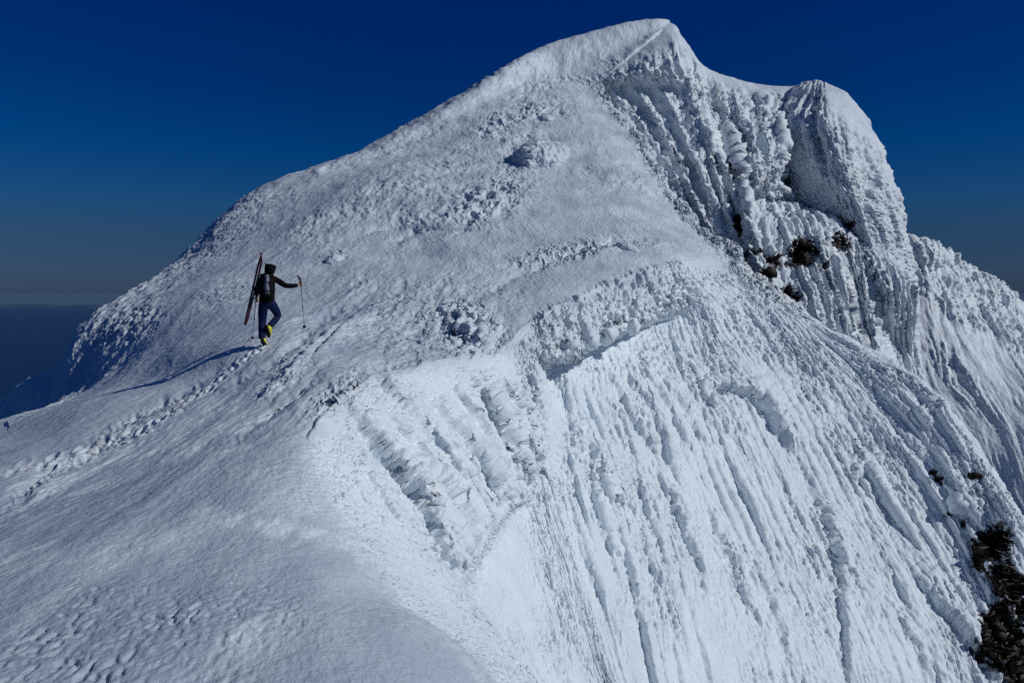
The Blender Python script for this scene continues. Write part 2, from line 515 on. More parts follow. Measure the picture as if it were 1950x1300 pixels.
# far side of the peak
CLIFF = net([
    [q(1000, 150, 72), q(1010, 150, 66), q(1030, 180, 64), q(1060, 200, 62), q(1080, 215, 61), q(1100, 255, 61), q(1120, 330, 61), q(1150, 410, 60), q(1200, 490, 60), q(1260, 570, 60), q(1300, 640, 60), q(1320, 760, 58)],
    [q(1090, 120, 72), q(1096, 90, 64.6), q(1085, 152, 58.9), q(1130, 160, 56.8), q(1158, 180, 57.2), q(1200, 222, 54), q(1240, 300, 52.3), q(1290, 390, 51), q(1340, 470, 50), q(1390, 540, 49), q(1430, 620, 49), q(1450, 760, 47.5)],
    [q(1198, 90, 72), q(1198, 64, 65), q(1185, 103, 60.5), q(1205, 136, 56.6), q(1230, 170, 57.6), q(1262, 220, 54.2), q(1300, 300, 52), q(1340, 390, 50.9), q(1378, 470, 49.8), q(1420, 550, 49), q(1455, 640, 49), q(1475, 760, 47.5)],
    [q(1290, 80, 72), q(1272, 46, 64), q(1274, 50, 62), q(1292, 118, 57.4), q(1322, 176, 57.6), q(1335, 225, 54.4), q(1358, 300, 52), q(1382, 385, 51.2), q(1402, 465, 50), q(1440, 560, 49.4), q(1475, 650, 49.2), q(1500, 760, 47.5)],
    [q(1310, 110, 72), q(1303, 79, 64), q(1305, 83, 62.3), q(1322, 140, 59.2), q(1342, 190, 59.1), q(1360, 240, 54.8), q(1380, 305, 52.4), q(1400, 378, 51.6), q(1415, 458, 50.2), q(1455, 560, 49.6), q(1490, 655, 49.3), q(1515, 760, 47.7)],
    [q(1350, 150, 72), q(1338, 124, 64), q(1342, 128, 63), q(1352, 165, 60.8), q(1362, 205, 59.7), q(1385, 255, 56.04), q(1402, 310, 53), q(1418, 370, 51.2), q(1430, 450, 48.56), q(1470, 560, 48.68), q(1505, 660, 49.5), q(1530, 760, 48)],
    [q(1405, 175, 72), q(1400, 150, 64.3), q(1402, 154, 63.3), q(1410, 185, 60.6), q(1418, 215, 57.3), q(1432, 255, 53.6), q(1445, 310, 52), q(1450, 352, 52.2), q(1455, 363, 54.4), q(1500, 455, 51.4), q(1550, 595, 51.5), q(1585, 760, 50)],
    [q(1480, 185, 72), q(1480, 164, 64.6), q(1481, 168, 63.6), q(1484, 200, 61.5), q(1482, 240, 57.3), q(1484, 285, 54.2), q(1487, 330, 53.5), q(1488, 366, 53.7), q(1500, 376, 56.2), q(1545, 450, 52.2), q(1600, 610, 52.4), q(1630, 760, 51)],
    [q(1515, 185, 72), q(1510, 164, 64.8), q(1508, 170, 63.8), q(1494, 205, 60.78), q(1490, 235, 58.31), q(1495, 285, 57.06), q(1499, 330, 57.06), q(1502, 362, 57.06), q(1530, 385, 56.58), q(1575, 440, 53.2), q(1625, 620, 53), q(1655, 760, 51.5)],
    [q(1530, 185, 72), q(1525, 163, 62.8), q(1518, 175, 60.6), q(1488, 220, 58.18), q(1487, 255, 57.2), q(1494, 300, 56.8), q(1502, 345, 56.6), q(1530, 385, 56.2), q(1560, 402, 56.58), q(1600, 440, 54.2), q(1650, 625, 53.8), q(1680, 760, 52)],
    [q(1560, 180, 72), q(1556, 157, 61.8), q(1550, 180, 58.6), q(1540, 215, 56.1), q(1540, 260, 55.68), q(1546, 310, 55.28), q(1560, 360, 55.48), q(1585, 405, 55.78), q(1608, 428, 56.2), q(1640, 475, 54.6), q(1660, 610, 53.4), q(1700, 760, 53)],
    [q(1585, 185, 72), q(1572, 159, 61.5), q(1574, 190, 57), q(1578, 225, 54.4), q(1586, 270, 53.4), q(1600, 320, 53.2), q(1618, 370, 53.4), q(1638, 425, 54), q(1652, 465, 54.8), q(1690, 555, 53.6), q(1695, 645, 57.5), q(1722, 760, 54)],
    [q(1620, 205, 72), q(1612, 178, 62), q(1626, 212, 58.8), q(1640, 255, 56.9), q(1656, 305, 56.2), q(1672, 355, 56), q(1688, 405, 56.2), q(1700, 455, 56.4), q(1706, 500, 56.3), q(1728, 540, 55), q(1728, 670, 58.5), q(1745, 760, 55.5)],
    [q(1655, 245, 72), q(1648, 222, 63), q(1662, 248, 61.5), q(1680, 280, 60.3), q(1699, 335, 59.6), q(1717, 388, 59.3), q(1724, 435, 59.2), q(1735, 480, 59.2), q(1742, 520, 59.2), q(1750, 560, 59.2), q(1748, 650, 59.4), q(1770, 760, 59)],
    [q(1640, 260, 74), q(1646, 240, 70), q(1658, 262, 69), q(1672, 295, 69), q(1688, 350, 69), q(1705, 400, 69), q(1712, 445, 69), q(1722, 490, 69), q(1730, 530, 69), q(1735, 570, 69), q(1735, 660, 69), q(1750, 760, 69)],
])
cliff = Sheet(CLIFF, sharp={2: 0.7})

FAR = net([
    [q(1600, 470, 100), q(1640, 430, 88), q(1660, 520, 84), q(1680, 600, 80), q(1700, 700, 76), q(1730, 800, 72), q(1780, 1000, 66)],
    [q(1740, 470, 100), q(1738, 449, 88), q(1745, 520, 84), q(1752, 600, 80), q(1765, 700, 76), q(1800, 810, 71), q(1860, 1010, 64)],
    [q(1800, 500, 100), q(1795, 472, 90), q(1800, 530, 85), q(1815, 610, 80), q(1840, 700, 75), q(1880, 810, 70), q(1950, 1010, 62)],
    [q(1860, 540, 100), q(1850, 510, 91), q(1865, 570, 86), q(1890, 640, 80), q(1920, 720, 74), q(1960, 820, 68), q(2030, 1010, 60)],
    [q(1910, 560, 100), q(1900, 537, 92), q(1920, 600, 86), q(1950, 670, 79), q(1990, 740, 72), q(2040, 830, 66), q(2110, 1010, 58)],
    [q(1970, 610, 100), q(1952, 578, 93), q(1985, 650, 86), q(2030, 720, 78), q(2080, 790, 70), q(2140, 870, 63), q(2200, 1050, 56)],
    [q(2200, 800, 100), q(2150, 720, 94), q(2200, 800, 84), q(2260, 880, 74), q(2300, 950, 66), q(2360, 1050, 60), q(2400, 1200, 54)],
])
far = Sheet(FAR)

SPUR = net([
    [q(-500, 1150, 45), q(-500, 1125, 34), q(-450, 1160, 31), q(-400, 1200, 28), q(-350, 1300, 25)],
    [q(-160, 915, 60), q(-165, 893, 48), q(-135, 920, 43), q(-90, 980, 31), q(-60, 1050, 25)],
    [q(0, 790, 60), q(-2, 773, 48), q(18, 798, 43), q(50, 850, 31), q(80, 920, 25)],
    [q(90, 720, 60), q(88, 703, 48), q(104, 730, 43), q(125, 780, 31.5), q(150, 860, 26)],
    [q(150, 660, 48), q(140, 648, 35), q(155, 690, 32.5), q(170, 740, 30.5), q(190, 820, 28)],
    [q(205, 610, 50), q(187, 593, 37), q(200, 640, 35), q(215, 690, 33), q(230, 780, 31)],
])
spur = Sheet(SPUR)


# ------------------------------------------------------------------ relief of the snow: flutes, rime lumps, sastrugi
def xyz(sh):
    return sh.P[..., 0], sh.P[..., 1], sh.P[..., 2]


def blob(sh, cu, cv, ru, rv, ang=0.0, soft=0.5):
    """1 inside an ellipse of the slope, fading to 0 outside"""
    c, s_ = math.cos(R(ang)), math.sin(R(ang))
    a, b = (sh.u - cu) / 1.0, (sh.v - cv) / 1.0
    e = np.hypot((a * c + b * s_) / ru, (-a * s_ + b * c) / rv)
    return 1 - smooth(1 - soft, 1 + soft, e)


def saw(p):
    """a row of ribs: an abrupt step up, then a slow fall"""
    f = p - np.floor(p)
    return np.minimum(f / 0.16, (1 - f) / 0.84)


def feather(s, t, x, y, z):
    """overlapping rime feathers drawn out down the slope"""
    a = s * 17 + 1.6 * noise(x * 0.8, y * 0.8, z * 0.8)
    b = t * 3.0 + 0.8 * noise(s * 6, t * 3, 0 * s)
    h = fbm(a, b, 0 * s + 3.1, 3, 0.7)
    q1 = b * 1.6 + 2.0 * noise(a * 0.7, b * 0.5, 0 * s + 9)
    return h + 0.3 * (saw(-q1) - 0.5)


def relief_ridge(sh):
    s, t, u, v, d = sh.s, sh.t, sh.u, sh.v, np.clip(sh.d, 3, 70)
    x, y, z = xyz(sh)
    shoulder = 1 - smooth(3.0, 4.5, s)
    tw = t + shoulder * 0.9 * noise(s * 2.2, t * 1.5, 0 * s + 3.1)
    face = smooth(5.0 - 0.8 * shoulder, 5.5 + 1.5 * shoulder, tw)
    slope = 1 - face
    bowl = smooth(8.6, 9.2, s) * face
    butt = smooth(2.6, 3.6, s) * (1 - smooth(8.3, 8.9, s)) * face
    low = smooth(9.6, 10.6, t)
    # round the near dome's shoulder
    soft = (1 - smooth(2.6, 4.2, s))[..., None] * (smooth(2.5, 3.5, t) * (1 - smooth(7.5, 8.8, t)))[..., None]
    for _ in range(6):
        c = np.cumsum(np.pad(sh.P.astype(np.float64), ((0, 0), (41, 40), (0, 0)), mode='edge'), axis=1)
        blur = (c[:, 81:] - c[:, :-81]) / 81.0
        blur = np.concatenate([blur, blur[:, -1:]], axis=1)[:, :sh.P.shape[1]]
        sh.P = (sh.P * (1 - soft) + blur * soft).astype(np.float32)
    # flutes down the bowl
    sw = s + 0.16 * noise(s * 1.4, t * 0.5, 0 * s + 4) + 0.06 * noise(s * 3, t * 1.3, 0 * s) + 0.03 * noise(s * 7, t * 3, 3 + 0 * s)
    swell = 0.25 + 1.1 * smooth(-0.15, 0.3, fbm(s * 1.1, t * 0.55, 0 * s + 21, 3))
    fl = billow(sw * 2.5, t * 0.32, 0 * s + 1.7, 2, 0.45) - 0.25
    wide = np.interp(s, [9, 13, 15.5], [1.0, 1.0, 1.7])
    sh.push(bowl * smooth(6.3, 7.4, t) * (1 - 0.5 * smooth(8.5, 12, t)) * 0.32 * wide * fl)
    pf = sw * 2.1 + 0.22 * noise(s * 1.1, t * 0.6, 0 * s + 12)
    rib = saw(pf) * (0.15 + 1.7 * np.abs(noise(np.floor(pf) * 3.3, t * 0.55, 0 * s + 2.5)))
    sh.push(bowl * smooth(6.2, 7.6, t) * (1 - 0.62 * smooth(8.0, 10.5, t)) * 0.2 * swell * wide * (rib - 0.3))
    pf = s * 5.3 + 0.5 * noise(s * 2.1, t * 0.8, 0 * s + 1.2)
    rib = saw(pf) * (2.2 * np.abs(noise(np.floor(pf) * 3.3, t * 0.45, 0 * s + 6.5)))
    sh.push(bowl * smooth(6.4, 7.8, t) * 0.2 * swell * wide * (rib - 0.3))
    # buttress ribs, deepest at their lower ends
    fb = billow(sw * 1.75 + 0.3, t * 0.25, 0 * s + 5.2, 2, 0.5) - 0.22
    edge = smooth(5.8, 8.6, t) * (1 - smooth(8.75, 9.1, t))
    sh.push(butt * edge * 0.4 * fb)
    pb = sw * 1.35 + 0.1
    rib = saw(pb) * (0.5 + 1.2 * np.abs(noise(np.floor(pb) * 3.3, t * 0.5, 0 * s + 7.5)))
    sh.push(butt * edge * smooth(3.4, 4.4, s) * 0.22 * (rib - 0.35))
    pb = s * 3.6 + 0.4 * noise(s * 1.9, t * 0.7, 0 * s + 2.2)
    rib = saw(pb) * (1.8 * np.abs(noise(np.floor(pb) * 2.3, t * 0.6, 0 * s + 1.5)))
    sh.push(butt * edge * smooth(3.0, 4.4, s) * 0.2 * (rib - 0.3))
    sh.add(butt * low * 0.35, lambda x, y, z, s, t: billow(s * 1.6, t * 0.3, 0 * s + 2.2, 2) - 0.25)
    for pts, A, w, L in FLUTES:
        line_step(sh, pts, A, w, L, smooth(6.1, 6.5, t) * bowl)
    for pts, A, w, L in RIBS:
        line_step(sh, pts, 2.4 * A, w, 0.6 * L, butt * (1 - smooth(8.8, 9.05, t)))
    for pts, A, w, L in DRIFTS:
        line_step(sh, pts, A, w, L, 1.0, 0.5)
    # cornice walls: hanging lumps of rime
    wall = smooth(8.6, 9.3, s) * (1 - smooth(12.6, 13.4, s)) * smooth(4.9, 5.1, t) * (1 - smooth(6.25, 6.9, t))
    hem = wall * np.exp(-((t - 5.95) / 0.22) ** 2)
    sh.add(hem * 1.1, lambda x, y, z, s, t: billow(s * 7 + 0.4 * noise(s * 5, t * 2, 0 * s), t * 0.6, 0 * s + 4.1, 3, 0.55) - 0.3)
    sh.add(wall * 0.52, lambda x, y, z, s, t: billow(s * 9.0 - t * 1.6 + 0.5 * noise(s * 4, t * 3, 0 * s), t * 0.9, 0 * s + 9.1, 3, 0.5) - 0.3)
    sh.add(wall * 0.16, lambda x, y, z, s, t: feather(s, t, x, y, z))
    # rime lumps on everything steep, drawn out down the fall line
    scale = np.interp(d, [3, 9, 18, 32], [0.05, 0.10, 0.22, 0.33])
    rough = face * (1 - 0.2 * low * (1 - smooth(8.6, 10, s)))
    rough = rough * (0.55 + 0.9 * smooth(-0.2, 0.3, fbm(s * 0.9, t * 0.7, 0 * s + 3.3, 3)))
    k = 1.0 / 1.6
    sh.add(rough * 0.055 * np.interp(d, [5, 18, 30], [0.35, 1.0, 1.4]), lambda x, y, z, s, t: billow(s * 11 + 0.5 * noise(s * 9, t * 5, 0 * s), t * 4.2, 0 * s + 6.1, 3, 0.6) - 0.3)
    sh.add(rough * 0.075 * np.interp(d, [4, 10, 30], [0.16, 0.5, 1.5]), lambda x, y, z, s, t: feather(s, t, x, y, z))
    sh.add(rough * 0.05 * np.interp(d, [4, 10, 30], [0.2, 0.5, 1.5]), lambda x, y, z, s, t: fbm(x * 5, y * 5, z * 3, 3, 0.7))
    near = 1 - smooth(9, 16, d)
    sh.add(face * near * 0.03, lambda x, y, z, s, t: fbm(x * 12, y * 12, z * 8, 3, 0.7))
    # the windward slope: sastrugi streaks, grain, patches of rougher crust
    patch = smooth(0.0, 0.28, fbm(x * 0.13, y * 0.09, z * 0.15, 3))
    dk = np.interp(d, [3, 10, 30, 60], [0.18, 0.55, 1.5, 2.6])
    sh.add(slope * dk * 0.075 * (0.5 + patch), lambda x, y, z, s, t: fbm(x * 1.1 + 0.5 * noise(y * 0.3, x * 0.3, z), y * 0.26, z * 0.9, 4, 0.55))
    sh.add(slope * dk * 0.04 * (0.3 + 0.6 * patch), lambda x, y, z, s, t: ridged(x * 4.2 + 0.6 * noise(x, y, z), y * 1.5, z * 4, 3, 0.6))
    sh.add(slope * np.interp(d, [3, 10, 30, 60], [0.10, 0.6, 1.5, 2.0]) * 0.015, lambda x, y, z, s, t: fbm(x * 9, y * 5, z * 9, 2, 0.65))
    # wavy gloss of the foreground dome and its pits
    dome = slope * (1 - smooth(7, 10, d))
    sh.add(dome * 0.05, lambda x, y, z, s, t: fbm(x * 0.9, y * 0.6, z, 3))
    pits = blob(sh, 270, 1230, 260, 110, -8, 0.6) * dome * (0.5 + 0.9 * smooth(-0.15, 0.25, fbm(x * 1.6, y * 1.6, z, 3)))
    sh.add(-pits * 0.017, lambda x, y, z, s, t: smooth(0.08, 0.32, noise(x * 19 + noise(x * 5, y * 5, z), y * 12, z * 3) + 0.05))
    sh.add(dome * (0.004 + 0.006 * pits) * 100, lambda x, y, z, s, t: 0.01 * fbm(x * 22, y * 14, z * 20, 3, 0.6))
    # rolled-over, rime-covered left flank
    flank = (1 - smooth(1.15, 1.9, t)) * smooth(4.2, 5.2, s) * (1 - smooth(9.4, 10.3, s))
    sh.add(flank * 0.16, lambda x, y, z, s, t: billow(x * 0.9, y * 0.7, z * 1.1, 5, 0.65) - 0.45)
    sky = (1 - smooth(1.0, 1.5, t)) * smooth(9.5, 10.5, s)
    sh.add(sky * (1 - smooth(12.5, 13.5, s)) * 0.2, lambda x, y, z, s, t: fbm(x * 0.5, y * 0.4, z * 0.5, 4, 0.6))
    rim = smooth(14.2, 15.2, s) * (1 - smooth(6, 8, t)) * smooth(1.6, 2.2, t)
    sh.add(rim * 0.8, lambda x, y, z, s, t: fbm(x * 0.45, y * 0.35, z * 0.45, 4, 0.6))
    sh.add(rim * 0.35, lambda x, y, z, s, t: billow(x * 1.1, y * 0.9, z * 0.8, 4, 0.6) - 0.4)
    # scoured patches and ledges one can name on the slope
    for (cu, cv, ru, rv, an, amp, fr) in (
            (930, 385, 80, 40, -25, 1.0, 0.9), (985, 222, 85, 20, -18, 0.75, 1.2), (1190, 470, 90, 9, -6, 0.4, 1.5), (895, 635, 70, 42, 35, 0.9, 2.0),
            (800, 640, 90, 50, 0, 0.22, 2.2), (545, 725, 60, 14, -32, 0.3, 2.6), (640, 745, 75, 22, -38, 0.22, 3.2), (250, 815, 90, 20, -28, 0.2, 2.6),
            (640, 490, 22, 12, -20, 0.5, 1.8), (440, 560, 60, 30, -10, 0.25, 2.0), (560, 690, 60, 20, -35, 0.2, 3), (1080, 480, 120, 18, -12, 0.4, 1.6),
            (60, 940, 90, 30, -30, 0.10, 4), (250, 620, 60, 30, -35, 0.5, 1.6), (720, 600, 120, 20, -30, 0.2, 2.4), (820, 330, 120, 40, -15, 0.35, 1.1)):
        m = blob(sh, cu, cv, ru, rv, an, 0.7) * slope
        sh.add(m * amp * 0.55, lambda x, y, z, s, t: ridged(x * fr * 1.3 + 0.7 * noise(x * fr, y * fr * .5, z), y * fr * 0.55, z * fr * 1.2, 5, 0.62))
    # crisp drift edges and scars
    wob_u, wob_v = 8 * noise(u * 0.03, v * 0.03, 0 * u), 8 * noise(u * 0.03, v * 0.03, 5 + 0 * u)
    wob_h = 0.6 + 1.2 * np.abs(noise(u * 0.05, v * 0.05, 0 * u + 2))
    for pts, wdt, h in (
            ([(612, 795), (650, 760), (704, 713)], 16, -0.10), 
            ([(700, 445), (760, 425), (870, 405)], 6, -0.16), ([(730, 470), (800, 440), (900, 440)], 6, -0.14), ([(1100, 365), (1180, 364)], 5, -0.14),
            ([(700, 700), (780, 690), (800, 680)], 12, -0.10), ([(380, 760), (520, 690), (640, 590), (760, 560)], 10, -0.1), ([(430, 850), (560, 760), (610, 720)], 8, -0.06),
            ([(860, 590), (1000, 520), (1150, 470), (1230, 460)], 10, -0.15), ([(150, 850), (300, 770), (450, 690)], 9, -0.12), ([(0, 960), (120, 890), (240, 830)], 10, -0.06),
            ([(1140, 290), (1200, 320), (1230, 350)], 6, -0.2)):
        dist, al = seg_dist(u + wob_u, v + wob_v, pts)
        w = np.exp(-(dist / wdt) ** 2) * np.sin(np.clip(al, 0, 1) * math.pi) ** 0.5
        sh.push(slope * w * h * wob_h)
    # trodden boot track
    dist, al = seg_dist(u, v, TRACK)
    wdt = np.interp(d, [5, 10, 18], [9, 8, 4])
    w = np.exp(-(dist / wdt) ** 2) * slope
    sh.add(w * np.interp(d, [5, 18], [0.025, 0.045]), lambda x, y, z, s, t: billow(x * 5, y * 4, z * 5, 3, 0.6) - 0.25)
    pos = np.array(TRACK, float)
    arc = np.concatenate([[0], np.cumsum(np.hypot(*np.diff(pos, axis=0).T))])
    step_no, run = 0, 4.0
    pit = np.zeros_like(u)
    while run < arc[-1]:
        cu, cv = np.interp(run, arc, pos[:, 0]), np.interp(run, arc, pos[:, 1])
        big = np.interp(run, [0, arc[-1]], [0.65, 1.7])
        off = 4.0 * big * (1 if step_no % 2 else -1)
        box = (np.abs(u - cu) < 40) & (np.abs(v - cv) < 40)
        ub, vb = u[box] - cu - 0.6 * off, v[box] - cv - 0.8 * off
        e = np.hypot((ub * 0.83 - vb * 0.55) / (9 * big), (ub * 0.55 + vb * 0.83) / (3.6 * big))
        pit[box] += (0.35 + 0.9 * abs(math.sin(step_no * 2.3))) * -0.06 * (1 - smooth(0.5, 1.1, e)) + 0.022 * abs(math.cos(step_no * 1.7)) * np.exp(-((e - 1.35) / 0.3) ** 2)
        step_no, run = step_no + 1, run + 19 * big
    sh.push(pit * slope * np.interp(u, [0, 150, 300], [0.35, 0.6, 1.0]))
    # smooth ice where the wind polishes it, bare rock where the rime broke away
    ice = slope * (0.5 + 0.35 * dome) + 0.10 * face + slope * 0.55 * fbm(x * 0.6, y * 0.3, z, 4) + dome * 0.95 * fbm(x * 1.5, y * 0.8, z, 4)
    for (cu, cv, ru, rv, an) in ((330, 850, 240, 26, -8), (90, 960, 120, 30, -20), (60, 1060, 60, 20, -10), (520, 1000, 140, 18, 10), (480, 1190, 60, 60, 30)):
        ice = ice - 1.0 * slope * blob(sh, cu, cv, ru, rv, an, 0.6) * smooth(0.0, 0.35, fbm(x * 3.5, y * 1.2, z * 3, 3) + 0.08)
    sh.attr['ice'] = ice - 0.6 * w
    rk = np.zeros_like(u)
    for (cu, cv, ru, rv, an) in ((1885, 1040, 26, 45, 30), (1925, 1120, 26, 60, -20), (1905, 1210, 45, 60, 20), (1950, 1260, 40, 60, 0), (1778, 898, 9, 7, 20), (1789, 912, 10, 9, 40),
                                 (1853, 905, 7, 6, 0), (1810, 978, 5, 4, 0), (1832, 995, 5, 7, 0)):
        rk = np.maximum(rk, blob(sh, cu, cv, ru, rv, an, 0.5))
    rn = billow(x * 2.2, y * 2.2, z * 2.2, 4, 0.7)
    rk = smooth(0.42, 0.5, rk - 1.6 * (rn - 0.44)) * face * smooth(0.15, 0.4, rk)
    sh.attr['rock'] = rk
    sh.add(-rk, lambda x, y, z, s, t: 0.22 + 0.12 * fbm(x * 3.5, y * 3.5, z * 3.5, 4, 0.7))


FLUTES = [([(1070, 717), (1082, 780), (1095, 838)], 0.35, 5, 22), ([(1110, 795), (1143, 908), (1160, 958)], 0.6, 6, 40), ([(1154, 700), (1194, 767), (1238, 840), (1255, 866)], 0.55, 5, 30),
          ([(1188, 706), (1233, 773), (1272, 863), (1300, 938)], 0.6, 6, 32), ([(1222, 711), (1272, 784), (1317, 866)], 0.5, 5, 30), ([(1261, 722), (1311, 807), (1353, 854)], 0.5, 5, 28),
          ([(1328, 745), (1362, 778), (1386, 832)], 0.5, 6, 28), ([(1250, 885), (1283, 964), (1328, 1064), (1345, 1135)], 0.5, 6, 40), ([(1317, 907), (1362, 1008), (1407, 1109), (1463, 1225)], 0.45, 6, 45),
          ([(1121, 879), (1149, 1020), (1194, 1080)], 0.35, 6, 35), ([(1081, 985), (1121, 1076), (1177, 1216), (1210, 1300)], 0.3, 6, 35), ([(992, 1064), (1059, 1149), (1118, 1236)], 0.10, 4, 20),
          ([(1425, 735), (1455, 775), (1485, 822), (1512, 862)], 1.25, 7, 70), ([(1508, 850), (1560, 960), (1590, 1050), (1602, 1150), (1618, 1310)], 0.7, 7, 75), ([(1605, 872), (1625, 910), (1668, 954)], 0.6, 6, 40),
          ([(1640, 850), (1665, 930), (1712, 995), (1757, 1054)], 0.32, 6, 45), ([(1735, 1085), (1785, 1150), (1865, 1240), (1918, 1310)], 0.8, 8, 45), ([(1715, 1180), (1745, 1230), (1780, 1300)], 0.4, 7, 40),
          ([(1325, 745), (1370, 738), (1420, 750), (1462, 784)], 0.9, 5, 35), ([(1149, 950), (1185, 956), (1222, 973)], 0.25, 5, 40), ([(1738, 780), (1752, 800), (1770, 818)], 0.6, 6, 50), ([(1800, 925), (1825, 975), (1860, 1004)], 0.7, 6, 40), ([(1420, 1050), (1470, 1160), (1520, 1290)], 0.4, 7, 45), ([(1380, 880), (1440, 980), (1500, 1110)], 0.3, 6, 40),
          ([(1640, 1000), (1700, 1100), (1740, 1180)], 0.4, 7, 45), ([(1540, 700), (1600, 770), (1660, 850)], 0.3, 7, 40), ([(1215, 990), (1260, 1110), (1310, 1250)], 0.35, 7, 40)]
RIBS = [([(655, 772), (700, 828), (745, 893), (792, 960), (850, 1058), (893, 1100)], 0.33, 4, 55), ([(712, 718), (780, 790), (830, 850), (884, 914)], 0.25, 4, 35), ([(815, 770), (870, 830), (920, 898), (950, 962)], 0.36, 5, 35),
        ([(770, 890), (830, 935), (872, 985), (908, 1046)], 0.42, 5, 32), ([(915, 745), (950, 800), (985, 880), (1000, 930)], 0.3, 5, 30), ([(980, 740), (1002, 800), (1014, 870)], 0.25, 4, 20), ([(860, 740), (905, 790), (955, 870), (975, 950)], 0.25, 4, 25),
        ([(885, 705), (930, 772), (966, 850), (985, 915)], 0.22, 4, 20), ([(950, 715), (985, 780), (1008, 850), (1012, 900)], 0.22, 4, 18), ([(740, 790), (800, 860), (850, 930), (890, 980)], 0.16, 4, 24),
        ([(850, 820), (895, 885), (930, 950), (940, 1000)], 0.22, 4, 20), ([(720, 880), (790, 950), (840, 1010), (880, 1060)], 0.16, 4, 24), ([(1000, 690), (1015, 740), (1024, 800)], 0.2, 4, 16),
        ([(690, 905), (750, 985), (800, 1050)], 0.10, 4, 30), ([(640, 900), (700, 960), (790, 1060), (850, 1120)], 0.07, 4, 30)]
DRIFTS = [([(706, 711), (655, 752), (612, 792), (585, 830)], 0.13, 4, 30), ([(648, 612), (600, 655), (560, 705), (500, 750)], 0.30, 4, 22), ([(835, 585), (862, 628), (905, 662), (948, 670)], 0.42, 8, 45),
          ([(690, 590), (640, 640), (590, 690)], 0.22, 4, 20), ([(480, 690), (380, 765), (250, 830)], 0.12, 4, 25), ([(610, 715), (560, 760), (470, 810)], 0.12, 4, 25), ([(160, 850), (110, 885), (40, 940)], 0.10, 5, 25),
          ([(880, 402), (800, 418), (700, 448)], 0.3, 3, 18), ([(905, 440), (820, 440), (730, 466)], 0.25, 3, 18), ([(1240, 462), (1150, 470), (1040, 505), (900, 555)], 0.3, 4, 20)]
TRACK = [(505, 658), (455, 690), (400, 735), (345, 768), (325, 792), (270, 822), (180, 850), (100, 876), (0, 900)]


